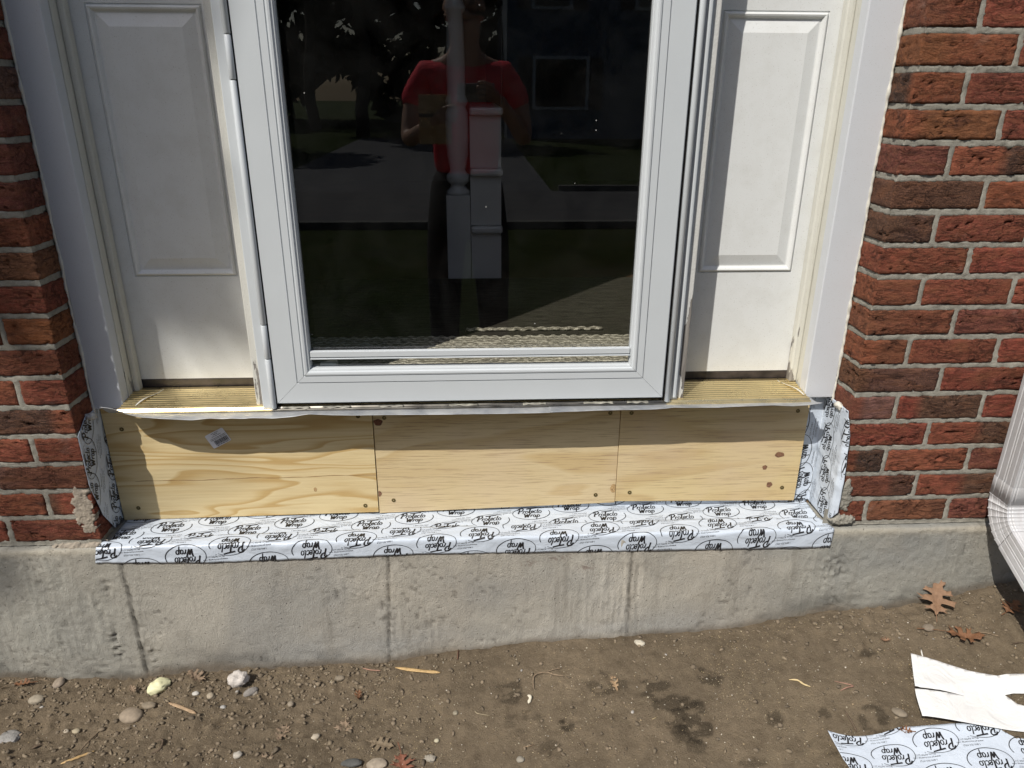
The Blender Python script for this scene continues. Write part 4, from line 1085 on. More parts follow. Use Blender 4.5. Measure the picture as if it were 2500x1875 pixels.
leaf(978, 1848, .060, R(196), 'rust red oak leaf at the bottom edge of the picture', ML4, .5, 11, .5, R(-6), .006, 1.6)
leaf(498, 1663, .048, R(70), 'pale grey oak leaf against the foot of the wall beside the rough white stone', ML3, .5, 13, .1, R(20), .008, 2)
leaf(1495, 1650, .045, R(185), 'torn tan leaf scrap on damp soil in the middle', leafmat('sandy_leaf', (.36, .25, .15), (.28, .19, .11)), .3, 15, .02, R(-5), .003, 1, .55)
leaf(875, 1692, .034, R(190), 'crumpled reddish brown leaf just below the concrete', ML2, 1.3, 17, .2, R(10), .006, 3, .7)
leaf(2455, 1500, .060, R(-60), 'brown leaf in the shadow under the downspout', ML2, .5, 19, .3, R(5), .006, 1.5)
leaf(330, 1700, .030, R(40), 'crumpled pinkish leaf just left of the pale yellow lump', ML3, .9, 23, .1, R(5), .006, 2, .8)
leaf(80, 1680, .038, R(100), 'small brown leaf among debris at the far left', ML2, .9, 29, .4, R(5), .006, 2, .7)
leaf(640, 1840, .045, R(215), 'dull flattened leaf sunk in the soil at the lower left', ML3, .3, 31, .1, 0, .002, 1)
leaf(905, 1815, .055, R(255), 'soil coloured flattened leaf right of the grey brown one', leafmat('soil_leaf', (.20, .155, .10), (.16, .12, .08)), .25, 37, .2, 0, .002, 1)
leaf(2170, 1570, .022, R(80), 'tiny curled tan leaf left of the white paper', ML1, 1.2, 41, .1, 0, .004, 2)
leaf(2225, 1790, .026, R(80), 'dark curled leaf tucked above the printed tape on the ground', ML2, .9, 43, .3, 0, .003, 2)

def stone(px, py, rad, label, mat, seed, name='stone', amp=.22, fr=1.0, sink=.45, rotz=0, cat='stone', group='stones on the soil'):
    g = gnd(px, py); z = soilz(g.x, g.y)
    o = blob(name, (0, 0, 0), rad, seed, mat, None, 4 if rad[0] > .01 else 2, amp, fr)
    o.location = (g.x, g.y, z+rad[2]*sink); o.rotation_euler = (0, 0, rotz)
    return tag(o, label, cat, group)
def stonemat(name, c, v=.25, b=.002): return simple(name, c, .85, 0, v, 80, b, 250)
stone(390, 1682, (.028, .020, .015), 'pale yellow smooth lump of hardened foam at the foot of the wall', simple('yellow_foam', (.66, .64, .40), .55, 0, .08, 20, .0015, 60), 3, 'foam_lump', .28, .8, .75, .5, 'foam', None)
stone(323, 1754, (.028, .021, .013), 'round smooth brown pebble below the yellow foam lump', stonemat('brown_pebble', (.25, .20, .145), .2, .0008), 5, amp=.08, sink=.5, rotz=-.3)
stone(583, 1672, (.025, .020, .017), 'rough whitish stone near the foot of the wall', stonemat('white_rock', (.50, .46, .42), .25, .004), 8, amp=.25, fr=1.6, sink=.7)
stone(612, 1690, (.018, .010, .009), 'grey oval stone tucked beside the rough whitish one', stonemat('grey_rock', (.23, .21, .19)), 9, amp=.15, rotz=.6)
stone(90, 1712, (.018, .013, .009), 'tan rounded stone at the far left under the twig', stonemat('tan_rock', (.28, .24, .18)), 12, amp=.1)
stone(145, 1672, (.012, .017, .008), 'upright flat tan stone by the wall at the left', stonemat('tan_rock2', (.26, .21, .16)), 13, amp=.12)
stone(365, 1727, (.016, .010, .006), 'flat brown stone right of the round pebble', stonemat('dull_rock', (.21, .17, .12)), 14, amp=.15)
stone(185, 1783, (.010, .007, .005), 'small angular yellowish stone at the lower left', stonemat('yellow_rock', (.34, .29, .20)), 15, amp=.2)
stone(515, 1705, (.009, .009, .007), 'small round tan pebble beside the leaf at the wall', stonemat('tan_rock3', (.31, .26, .19)), 16, amp=.1)
stone(545, 1750-20, (.007, .006, .005), 'little grey pebble below the round tan one', stonemat('grey_rock2', (.33, .32, .30)), 18, amp=.12)
stone(478, 1697, (.009, .006, .005), 'whitish chip above the little grey pebble', stonemat('white_chip', (.44, .42, .38)), 19, amp=.2)
stone(20, 1800, (.024, .020, .010), 'grey lump at the left edge of the picture', stonemat('grey_rock3', (.24, .23, .215), .3, .004), 21, amp=.3)
stone(1560, 1575, (.014, .008, .006), 'pale flat stone right below the right form seam', stonemat('pale_rock', (.44, .40, .32)), 22, amp=.25, rotz=-.5)
stone(830, 1690-30, (.012, .008, .006), 'flat brown stone among crumbs left of the wood splinter', stonemat('dull_rock2', (.20, .165, .12)), 24, amp=.15)
stone(710, 1722, (.008, .008, .006), 'rounded tan pebble below the crumbly soil', stonemat('tan_rock4', (.24, .2, .15)), 25, amp=.1)
stone(2265, 1540, (.014, .011, .008), 'soil coloured stone left of the curled brown leaf', stonemat('soil_rock', (.19, .155, .115)), 27, amp=.12)
stone(2195, 1745, (.016, .011, .005), 'flat soil coloured stone left of the white paper', stonemat('soil_rock2', (.20, .165, .12)), 28, amp=.12, rotz=-.6)
stone(1066, 1805, (.006, .005, .004), 'small cream pebble in the lower middle', stonemat('cream_rock', (.42, .38, .27)), 30, amp=.12)
stone(920, 1870, (.022, .015, .009), 'tan stone cut by the bottom edge beside the red leaf', stonemat('tan_rock5', (.30, .25, .19)), 31, amp=.12)
stone(1270, 1855, (.009, .008, .005), 'grey pebble near the bottom edge, middle', stonemat('grey_rock4', (.26, .235, .19)), 33, amp=.2)
stone(1050, 1852, (.012, .008, .006), 'knobbly grey stone near the bottom right of the red leaf', stonemat('knob_rock', (.30, .27, .22)), 34, amp=.35, fr=1.8)
stone(580, 1845, (.010, .008, .006), 'speckled white stone at the lower left', stonemat('speck_rock', (.38, .35, .3)), 36, amp=.3, fr=1.5)
stone(860, 1868, (.022, .010, .006), 'dark grey flat stone at the bottom edge', stonemat('dark_rock', (.08, .08, .075)), 38, amp=.15)
stone(1112, 1745, (.006, .006, .004), 'squarish tan pebble in the middle of the soil', stonemat('sq_rock', (.25, .22, .16)), 39, amp=.2)
# sticks and splinters
def stick(name, pts, rad, mat, label, cat, group='twigs and splinters on the soil', lift=.003, flat=None):
    P = []
    for i, (px, py) in enumerate(pts):
        g = gnd(px, py); g.z = soilz(g.x, g.y)+lift+(.0015*math.sin(i*2)); P.append(g)
    Q = [Vector(p) for p in smooth([tuple(p) for p in P], 5)] if len(P) > 2 else P
    bm = bmesh.new(); n = len(Q)
    rr = [max(.0004, (rad*(.75+.5*float(vn(k*.9, 3.3, 4)))*min(1, .35+3*min(k, n-1-k)/n))) for k in range(n)]
    tube(bm, Q, rr, 7)
    if flat:
        for v in bm.verts:
            k = min(range(n), key=lambda q: (Q[q]-v.co).length); v.co.z = Q[k].z+(v.co.z-Q[k].z)*flat
    return tag(from_bm(name, bm, mat, None, True), label, cat, group)
MTW = simple('twig_bark', (.21, .155, .10), .85, 0, .3, 200, .001, 500); MTD = simple('dark_twig', (.10, .07, .045), .85, 0, .3, 200, .001, 500)
MSP = simple('fresh_splinter', (.46, .31, .14), .7, 0, .25, 160, .001, 400); MRT = simple('pale_splinter', (.55, .43, .23), .7, 0, .15, 160, .001, 400)
stick('wood_splinter', [(966, 1633), (1020, 1642), (1075, 1643)], .0056, MSP, 'tapered orange wood splinter at the foot of the middle form seam', 'wood splinter', flat=.35)
stick('wood_splinter', [(412, 1718), (445, 1735), (480, 1747)], .0048, simple('tan_splinter', (.36, .25, .15), .8, 0, .3, 200), 'flat tan bark splinter right of the round pebble', 'wood splinter', flat=.3)
stick('twig', [(1303, 1684), (1304, 1655), (1330, 1645), (1355, 1650), (1376, 1655)], .0018, MTW, 'forked tan twig left of the torn leaf scrap', 'twig')
stick('twig', [(1335, 1643), (1352, 1640), (1370, 1634)], .0011, MTW, 'short side twig touching the forked tan twig', 'twig')
stick('twig', [(0, 1690), (40, 1673), (85, 1665), (125, 1669)], .0014, MTW, 'thin bent twig by the wall at the far left', 'twig')
stick('twig', [(185, 1848), (215, 1815), (235, 1790), (247, 1780)], .0016, MTW, 'straight thin twig at the lower left', 'twig')
stick('bark_strip', [(150, 1870), (175, 1862), (200, 1850), (232, 1836)], .0038, MSP, 'curved orange bark strip at the bottom left', 'bark', flat=.5)
stick('bark_strip', [(78, 1828), (95, 1820), (118, 1811)], .0036, MTD, 'short dark brown bark strip at the left', 'bark', flat=.6)
stick('bark_strip', [(380, 1815), (398, 1812), (392, 1835), (370, 1845)], .0026, MTD, 'curled brown bark strip among shreds at the lower left', 'bark')
stick('bark_strip', [(1117, 1612), (1119, 1592)], .0032, simple('rust_bark', (.12, .05, .03), .8), 'short rust brown stub standing against the concrete', 'bark')
stick('wood_splinter', [(1925, 1665), (1945, 1668), (1960, 1676), (1977, 1684)], .0022, MRT, 'small cream splinter left of the white paper', 'wood splinter')
stick('wood_splinter', [(1592, 1762), (1602, 1757)], .0018, MRT, 'tiny cream wood chip in the middle of the soil', 'wood splinter')
stick('wood_splinter', [(1278, 1828), (1305, 1820)], .0024, simple('tan_splinter', (.36, .25, .15)), 'dull tan chip near the bottom middle', 'wood splinter', flat=.5)
stick('wood_splinter', [(2247, 1592), (2250, 1605), (2256, 1622)], .0016, simple('white_stick', (.62, .60, .55), .6), 'short white stick just above the white paper', 'wood splinter')
stick('twig', [(2060, 1742), (2075, 1765), (2092, 1790)], .0024, MTD, 'dark reddish twig left of the printed tape', 'twig')
stick('twig', [(2380, 1540), (2410, 1545), (2441, 1552)], .0014, MTW, 'straight tan twig below the downspout', 'twig')
stick('twig', [(2050, 1695), (2065, 1690), (2080, 1682), (2036, 1670)], .0016, simple('pink_twig', (.30, .17, .12), .8), 'bent pinkish splinter pair left of the white paper', 'twig')
stick('twig', [(2470, 1572), (2490, 1567), (2500, 1568)], .0014, MTD, 'dark twig at the right edge above the white paper', 'twig')
stick('twig', [(1022, 1762), (1030, 1732)], .0010, MTD, 'thin dark pine needle in the lower middle', 'twig')
stick('twig', [(1160, 1740), (1166, 1748), (1196, 1750)], .0008, simple('straw', (.36, .30, .19), .8), 'bent straw in the middle of the soil', 'twig')
stick('twig', [(1416, 1817), (1424, 1820), (1428, 1828)], .0014, MTD, 'tiny dark hooked twig in the lower middle', 'twig')
stick('twig', [(885, 1632), (905, 1638), (930, 1641)], .0016, simple('pink_twig', (.30, .17, .12), .8), 'reddish grey stalk at the foot of the wall left of the orange splinter', 'twig')
stick('paper_crumb', [(1288, 1700), (1295, 1705), (1290, 1718)], .0042, simple('cream_crumb', (.62, .57, .45), .7), 'small cream crumpled scrap left of centre on the soil', 'scrap', None, flat=.7)
# crumbs, grit and sawdust: nobody could count them
def scatter(name, n, size, cols, region, seed, sub=1, flat=.7, label=None, dens=None):
    r_ = np.random.RandomState(seed); bm = bmesh.new(); bmesh.ops.create_icosphere(bm, subdivisions=sub, radius=1)
    bv = np.array([v.co[:] for v in bm.verts]); bf = np.array([[v.index for v in f.verts] for f in bm.faces]); bm.free()
    V, F, C = [], [], []; off = 0; k = 0
    while k < n:
        x = r_.uniform(*region[:2]); y = r_.uniform(*region[2:])
        if dens and r_.rand() > dens(x, y): continue
        s = size[0]+(size[1]-size[0])*r_.rand()**3.2; a = r_.rand()*6.28
        sc = np.array([s*r_.uniform(.7, 1.3), s*r_.uniform(.6, 1.1), s*flat*r_.uniform(.6, 1.2)])
        p = bv*(1+(.30 if sub < 2 else .10)*r_.randn(len(bv), 1))*sc; p = np.stack([p[:, 0]*math.cos(a)-p[:, 1]*math.sin(a), p[:, 0]*math.sin(a)+p[:, 1]*math.cos(a), p[:, 2]], 1)
        V.append(p+np.array([x, y, soilz(x, y)+s*.25])); F.append(bf+off); off += len(bv)
        c = np.array(cols[r_.randint(len(cols))])*r_.uniform(.75, 1.25); C.append(np.repeat(c[None], len(bv), 0)); k += 1
    m = NB(name); mm = m.fin(m.attr('col')[0], .9)
    o = mesh_np(name, np.concatenate(V), np.concatenate(F), mm, None, False, {'col': np.concatenate(C)}); tag(o, label, 'soil grit', kind='stuff')
dl = lambda x, y: .12+.88*float(1-sst(-.45, .05, x))*(.4+.6*float(sst(-.2, -.03, y))) + .35*float(sst(.6, .9, x)*sst(-.2, -.05, y))
scatter('soil_crumbs', 9500, (.0010, .0065), [(.16, .125, .085), (.18, .14, .095), (.14, .11, .075), (.19, .15, .10)], (-1.8, 2.0, -.52, -.02), 3, flat=.55, label='crumbly brown soil clods lying along the foot of the wall', dens=dl)
scatter('pale_grit', 2600, (.0006, .0022), [(.45, .40, .30), (.38, .33, .24), (.55, .50, .42), (.33, .25, .15)], (-1.2, 1.5, -.52, -.02), 4, sub=1, label='pale grit and small pebbles mixed through the soil')
scatter('sawdust', 6500, (.0004, .0011), [(.62, .50, .28), (.55, .42, .22), (.68, .58, .38)], (-.8, 1.4, -.52, -.03), 5, sub=0 or 1, flat=.5, label='sprinkled pale sawdust on the soil', dens=lambda x, y: float(np.clip(.25+1.3*fbm(x*5, y*5, 91, 3), 0.03, 1)))
scatter('small_stones', 45, (.003, .0085), [(.28, .24, .18), (.24, .21, .17), (.33, .31, .28), (.22, .17, .12), (.36, .31, .24)], (-1.2, 1.4, -.50, -.03), 8, sub=2, flat=.6, label='small rounded stones half sunk in the soil', dens=dl)

# ------------------------------------------------------------------ white backing paper and tape offcut
def ground_frame(a, b):
    A = gnd(*a); B = gnd(*b); ex = (B-A); ex.z = 0; ex.normalize(); return A, ex, Vector((-ex.y, ex.x, 0))
def paper():
    bm = bmesh.new()
    out = [(2218, 1616), (2290, 1631), (2360, 1648), (2432, 1661), (2452, 1657), (2500, 1657), (2700, 1668), (2700, 1702), (2500, 1704), (2470, 1703), (2450, 1707), (2462, 1715), (2480, 1729), (2500, 1735), (2700, 1762),
           (2700, 1822), (2500, 1800), (2430, 1793), (2330, 1782), (2245, 1771), (2238, 1750), (2230, 1722), (2227, 1704.5), (2290, 1708.5), (2350, 1714), (2290, 1705), (2227, 1700.5)]
    P = [gnd(*p) for p in out]
    vs = [bm.verts.new((p.x, p.y, 0)) for p in P]
    bmesh.ops.triangle_fill(bm, use_beauty=True, edges=[bm.edges.new((vs[i], vs[(i+1) % len(vs)])) for i in range(len(vs))])
    xs = [p.x for p in P]; ys = [p.y for p in P]
    for k in np.arange(min(xs), max(xs), .008): bmesh.ops.bisect_plane(bm, geom=bm.verts[:]+bm.edges[:]+bm.faces[:], plane_co=(k, 0, 0), plane_no=(1, 0, 0))
    for k in np.arange(min(ys), max(ys), .008): bmesh.ops.bisect_plane(bm, geom=bm.verts[:]+bm.edges[:]+bm.faces[:], plane_co=(0, k, 0), plane_no=(0, 1, 0))
    sl_ = gnd(2227, 1702); hz = gnd(2500, 1790)
    z0 = max(soilz(p.x, p.y) for p in P)
    for v in bm.verts:
        x, y = v.co.x, v.co.y
        base = float(GZ(x, y))+.015
        up = .010*float(sst(.16, -.02, x-sl_.x))+.005*float(fbm(np.array(x*7), np.array(y*7), 4, 2))
        d_ = y-sl_.y
        v.co.z = base+up+.003*math.exp(-(d_/.02)**2)*(1 if d_ > 0 else .3)
    bmesh.ops.recalc_face_normals(bm, faces=bm.faces)
    n = NB('backing_paper'); c = n.mix(n.ramp(n.noise(50, 5), [(.4, 0.0), (.8, .3)]), (.70, .70, .69), (.62, .61, .58))
    c = n.mix(n.ramp(n.noise(140, 3), [(.68, 0.0), (.76, .5)]), c, (.35, .28, .2))
    m_ = n.fin(c, .45, 0, n.bump(n.noise(14, 4, .5, 1.5), .6, .008), .45)
    o = from_bm('backing_paper', bm, m_, None, True); m = o.modifiers.new('t', 'SOLIDIFY'); m.thickness = .0006
    tag(o, 'white backing paper with a long slit and a torn notch lying on the soil', 'paper')
paper()
TO = gnd(2015, 1870); TE = gnd(2490, 1795)
def offcut():
    a = gnd(2000, 1800); b = gnd(2500, 1783); ex = (b-a); ex.z = 0; ex.normalize(); ey = Vector((-ex.y, ex.x, 0))
    def f(u, v, off):
        p = a+ex*u+ey*v
        sag = -.018*math.sin(math.pi*min(1, max(0, (u+.01)/.18)))*float(sst(-.08, .02, v))
        p = p+ey*sag
        z = float(GZ(p.x, p.y))+.008+.022*math.exp(-max(u, 0)/.035)+.003*math.sin(u*25)+off*1.2+.0012*float(fbm(np.array(u*30), np.array(v*30), 6, 2))
        return (p.x, p.y, z)
    tape_piece('tape_offcut', [(.0, .0), (.02, -.07), (.03, -.16), (.50, -.16), (.50, .012), (.20, .012), (.06, .004)], f,
               'printed white tape offcut curling on the ground at the bottom right corner', rot=math.pi, org=(.130, -.052), tilt=.05, group=None, cat='tape offcut')
offcut()

# ================================================================== BEHIND THE GLASS: THE HALL
FZ = .335
MWALL = simple('hall_wall_paint', (.30, .28, .25), .8, 0, .06, 3)
def hall():
    o = boxo('hall_floor', (-1.9, 1.9, .176, 4.2, FZ-.03, FZ), simple('dark_wood_floor', (.07, .042, .025), .35, 0, .4, 6), None, 0); tag(o, kind='structure')
    r = empty('hall_wall', (0, 4, .335), 'dim painted walls and ceiling of the hall behind the storm door', 'wall')
    for d in ((-2.0, -1.9, .2, 4.2, .3, 2.8), (1.9, 2.0, .2, 4.2, .3, 2.8), (-2, 2, 4.2, 4.3, .3, 2.8), (-2, -.80, .176, .2, .3, 2.8), (.80, 2, .176, .2, .3, 2.8), (-.8, .8, .176, .2, TOPZ, 2.8)):
        boxo('wall', d, MWALL, r, 0)
    boxo('ceiling', (-2, 2, .176, 4.3, 2.8, 2.9), MWALL, r, 0)
    for s in (-1, 1):
        j = boxo('inner_jamb', (min(s*.452, s*.4215), max(s*.452, s*.4215), .080, .20, .3205, TOPZ), MWHITE, None, .002)
        tag(j, 'white inner door jamb seen through the glass on the %s side' % ('hinge' if s < 0 else 'latch'), 'door jamb', 'inner jambs behind the glass')
    tag(boxo('door_header', (-.86, .86, .083, .2, TOPZ, 2.5), MPVC, None, .003), 'white header board across the top of the doorway', 'trim board')
    # rug of woven strands, its near part coloured pale to imitate a sun patch
    n = NB('sun_toned_rug')
    v = n.mp((1, 1, 1))
    wz = n.n('ShaderNodeTexWave'); wz.wave_type = 'BANDS'; wz.bands_direction = 'Y'; wz.inputs['Scale'].default_value = 36; wz.inputs['Distortion'].default_value = 3.2; wz.inputs['Detail'].default_value = 2; wz.inputs['Detail Scale'].default_value = 5
    n.l(n.mp((.55, 1, 1)), wz.inputs['Vector'])
    f = wz.outputs['Fac']
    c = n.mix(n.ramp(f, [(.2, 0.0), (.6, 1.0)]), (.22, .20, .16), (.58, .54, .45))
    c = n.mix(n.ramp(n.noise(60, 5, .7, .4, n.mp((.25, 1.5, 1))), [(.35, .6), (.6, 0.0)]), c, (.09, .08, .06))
    m_ = n.fin(c, .95, 0, n.bump(n.math('ADD', f, n.noise(300, 3)), .9, .004), .1)
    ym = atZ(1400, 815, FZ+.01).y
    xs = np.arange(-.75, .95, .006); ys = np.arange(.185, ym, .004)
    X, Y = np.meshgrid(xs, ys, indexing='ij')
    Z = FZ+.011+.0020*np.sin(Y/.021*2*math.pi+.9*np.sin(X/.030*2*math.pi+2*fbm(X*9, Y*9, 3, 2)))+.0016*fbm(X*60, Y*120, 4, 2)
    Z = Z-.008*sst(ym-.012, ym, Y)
    o = mesh_np('sun_toned_mat', np.stack([X, Y, Z], -1).reshape(-1, 3), gridF(len(xs), len(ys)), m_, None, True)
    tag(o, 'woven mat just inside the storm door, coloured pale as a sun patch', 'mat')
    yb = atZ(1400, 804, FZ+.01).y
    bm = bmesh.new(); tube(bm, [(x_, yb+.0015*math.sin(x_*210), FZ+.012+.0015*math.sin(x_*170)) for x_ in np.arange(-.02, .37, .006)], .0055, 7)  # pale strip added to stand for a thin line of sunlight on the floor
    tag(from_bm('sun_line_strip', bm, m_, None, True), 'thin pale strip imitating a line of sunlight beyond the mat', 'light line')
    n = NB('shade_toned_carpet')  # very dark tone stands in for shade on the floor past the sun patch
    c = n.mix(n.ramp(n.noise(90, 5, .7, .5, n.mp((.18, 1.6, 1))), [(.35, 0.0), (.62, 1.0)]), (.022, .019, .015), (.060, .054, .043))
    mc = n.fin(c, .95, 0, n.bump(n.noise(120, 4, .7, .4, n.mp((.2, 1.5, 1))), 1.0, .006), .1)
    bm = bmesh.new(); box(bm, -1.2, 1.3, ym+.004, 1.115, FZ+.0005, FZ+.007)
    tag(from_bm('carpet', bm, mc, None), 'hall carpet beyond the mat, coloured dark to imitate shade', 'carpet')
    # newel post
    YN = 1.12
    mw = simple('white_gloss_wood', (.50, .51, .53), .35, 0, .04, 10)
    root = empty('newel_post', (-.045, YN, FZ), 'white turned newel post standing inside behind the glass', 'newel post')
    zz = lambda py: atY(1123, py, YN).z
    bm = bmesh.new(); box(bm, -.0875, -.0045, YN, YN+.083, FZ, zz(478)); from_bm('base', bm, mw, root, False, .002)
    prof = [(478, .040), (470, .041), (462, .030), (455, .024), (448, .036), (440, .040), (430, .040), (424, .030), (418, .026), (405, .031), (380, .036), (345, .0385), (305, .039), (275, .037), (262, .030), (256, .034), (248, .038), (240, .034), (232, .030), (180, .031), (120, .030), (60, .028), (30, .026), (22, .034), (14, .036), (6, .030), (-10, .027), (-60, .034)]
    prof = [(zz(p), r_) for p, r_ in prof]; zt = prof[-1][0]
    bm = bmesh.new(); tube(bm, [(-.046, YN+.042, z) for z, r_ in prof], [r_ for z, r_ in prof], 20); from_bm('turned_shaft', bm, mw, root, True)
    bm = bmesh.new(); box(bm, -.0875, -.0045, YN, YN+.083, zt, zt+.16); box(bm, -.096, .004, YN-.008, YN+.091, zt+.16, zt+.175); from_bm('cap', bm, mw, root, False, .003)
    st = empty('staircase', (.06, YN, FZ), 'white stepped stair end with rounded treads beside the newel post', 'staircase')
    for k, (z0, z1) in enumerate(((FZ, .527), (.527, .722), (.722, .918))):
        boxo('riser', (-.003, .1035, YN+.012+.002*k, YN+.7, z0+.001, z1-.026), mw, st, .001)
        boxo('tread', (-.003, .109, YN-.010+.002*k, YN+.7, z1-.025, z1), mw, st, .008)
    boxo('skirt', (.1045, .1065, YN+.03, YN+2.6, FZ, 1.2), simple('dark_stair_side', (.05, .045, .04), .6), st, 0)
hall()

# ================================================================== THE STREET BEHIND THE CAMERA (seen mirrored in the glass)
GL_ = -.42
def flat(name, x0, x1, y0, y1, z, mat, sub=None):
    bm = bmesh.new(); bm.faces.new([bm.verts.new(p) for p in ((x0, y0, z), (x1, y0, z), (x1, y1, z), (x0, y1, z))])
    return tag(from_bm(name, bm, mat), kind='structure')
def grassmat():
    n = NB('lawn_grass'); c = n.ramp(n.noise(1.4, 8, .7), [(.3, (.05, .055, .022)), (.5, (.055, .085, .022)), (.75, (.10, .10, .045))])
    c = n.mix(n.ramp(n.noise(40, 4, .7), [(.35, .5), (.65, 0.0)]), c, (.03, .035, .012)); return n.fin(c, 1, 0, n.bump(n.noise(60, 4), 1, .05), .1)
MG = grassmat()
MRD = simple('asphalt', (.065, .066, .07), .9, 0, .12, 4)
flat('lawn', -60, 60, -90, -1.6, GL_-.03, MG)
flat('road', -60, 60, -9.6, -6.6, GL_-.02, MRD)
flat('driveway', -3.3, 1.2, -22, -9.6, GL_-.024, simple('pale_drive', (.08, .083, .09), .9, 0, .1, 2))
tag(boxo('kerb', (-60, 60, -6.6, -6.48, GL_-.1, GL_+.05), simple('kerb_stone', (.12, .12, .11), .9), None, .01), kind='structure')
tag(boxo('kerb', (-60, -3.4, -9.72, -9.6, GL_-.1, GL_+.06), simple('kerb_stone', (.12, .12, .11), .9), None, .01), kind='structure')
tag(boxo('kerb', (1.3, 60, -9.72, -9.6, GL_-.1, GL_+.06), simple('kerb_stone', (.12, .12, .11), .9), None, .01), kind='structure')
def house(x, y, w_, d_, h, wallc, label, wins, doorx=None):
    r = empty('house', (x, y, GL_), label, 'house', 'houses across the street')
    n = NB('siding'); z = n.xyz()[2]
    c = n.mix(n.ramp(n.math('FRACT', n.math('MULTIPLY', z, 6.5)), [(0, .5), (.12, 0.0)]), wallc, tuple(q*.4 for q in wallc)); ms = n.fin(c, .7)
    boxo('wall', (x-w_/2, x+w_/2, y-d_, y, GL_-.1, GL_+h), ms, r, 0)
    bm = bmesh.new(); e = .45; x0, x1, y0, y1 = x-w_/2-e, x+w_/2+e, y-d_-e, y+e; zt = GL_+h; ym = (y0+y1)/2
    A = [bm.verts.new(p) for p in ((x0, y0, zt), (x1, y0, zt), (x1, y1, zt), (x0, y1, zt), (x0, ym, zt+2.1), (x1, ym, zt+2.1))]
    for f in ((0, 1, 5, 4), (2, 3, 4, 5), (3, 0, 4), (1, 2, 5), (3, 2, 1, 0)): bm.faces.new([A[i] for i in f])
    from_bm('roof', bm, simple('shingle', (.09, .085, .085), .9, 0, .3, 3), r)
    for (wx, wz, ww, wh) in wins:
        f = boxo('window', (x+wx-ww/2-.09, x+wx+ww/2+.09, y+.002, y+.06, GL_+wz-.09, GL_+wz+wh+.09), simple('window_trim', (.5, .5, .5), .5), r, 0)
        boxo('pane', (x+wx-ww/2, x+wx+ww/2, y+.05, y+.07, GL_+wz, GL_+wz+wh), simple('dark_pane', (.02, .025, .03), .1), f, 0)
        for s in (-1, 1): boxo('shutter', (x+wx+s*(ww/2+.32)-.18, x+wx+s*(ww/2+.32)+.18, y+.003, y+.05, GL_+wz-.05, GL_+wz+wh+.05), simple('shutter', (.03, .03, .035), .6), r, 0)
    if doorx is not None: boxo('door', (x+doorx-.5, x+doorx+.5, y+.003, y+.08, GL_, GL_+2.1), simple('house_door', (.03, .035, .05), .4), r, .01)
    return r
house(6.6, -22, 11.0, 8, 5.6, (.11, .145, .19), 'two storey blue grey house with dark shutters across the street', [(-4.2, 3.6, 1.0, 1.2), (-1.2, 3.6, 1.0, 1.2), (2, 3.6, 1.0, 1.2), (-3.9, .9, 1.5, 1.3), (3, .9, 1.5, 1.3)], -.4)
house(17.5, -23, 8, 8, 5.0, (.5, .5, .5), 'white house further along the far side of the street', [(-2, 3.2, 1, 1.2), (1.5, 3.2, 1, 1.2), (-2, .9, 1.4, 1.2)], 1)
def tree(x, y, h, cr, nleaf, ls, seed, label, col=(.035, .05, .018), cz=None, gz=None, crad=None, limbs=9, name='tree', tr=.22):
    gz = GL_-.1 if gz is None else gz; r_ = np.random.RandomState(seed)
    root = empty(name, (x, y, gz), label, 'tree', 'trees in the yards')
    cz = cz if cz is not None else gz+h*.68
    bm = bmesh.new(); mt = simple('bark', (.09, .07, .055), .95, 0, .3, 12, .02, 20)
    tube(bm, [(x+.12*math.sin(k*1.3+seed), y+.1*math.cos(k*1.7+seed), gz+(cz-gz)*1.15*k/9) for k in range(10)], [tr*(1-.085*k) for k in range(10)], 9)
    for k in range(limbs):
        a = k*2.4+seed; z0 = gz+(cz-gz)*(.6+.4*k/limbs); P = [Vector((x, y, z0))]
        for q in range(1, 5):
            P.append(P[0]+Vector((math.cos(a)*cr[0]*.22*q+.1*math.sin(q*3+k), math.sin(a)*cr[1]*.22*q, .2*q*cr[2]*.7+.05*math.sin(q*5))))
        tube(bm, P, [tr*.35, tr*.27, tr*.2, tr*.12, tr*.06], 6)
    from_bm('trunk', bm, mt, root, True)
    # crown of leaf cards gathered in clumps
    ncl = 46; cc = r_.randn(ncl, 3); cc /= np.linalg.norm(cc, axis=1)[:, None]; cc *= (r_.rand(ncl, 1)**.45)*.8
    idx = r_.randint(ncl, size=nleaf); p = cc[idx]+r_.randn(nleaf, 3)*.13
    ln = np.linalg.norm(p, axis=1); p = p[ln < 1.02]
    p = p*np.array(cr)+np.array([x, y, cz]); m = len(p)
    a = r_.randn(m, 3); a /= np.linalg.norm(a, axis=1)[:, None]; b = np.cross(a, r_.randn(m, 3)); b /= np.linalg.norm(b, axis=1)[:, None]
    s = ls*(.6+.8*r_.rand(m, 1))
    V = np.stack([p-a*s, p-b*s*.45, p+a*s, p+b*s*.45], 1).reshape(-1, 3)
    F = np.arange(4*m).reshape(m, 4)
    c = np.repeat(np.array(col)[None]*(.6+.9*r_.rand(m, 1)), 4, 0)
    n = NB('foliage'); mm = n.fin(n.attr('col')[0], .7)
    mesh_np('crown', V, F, mm, root, False, {'col': c})
    return root
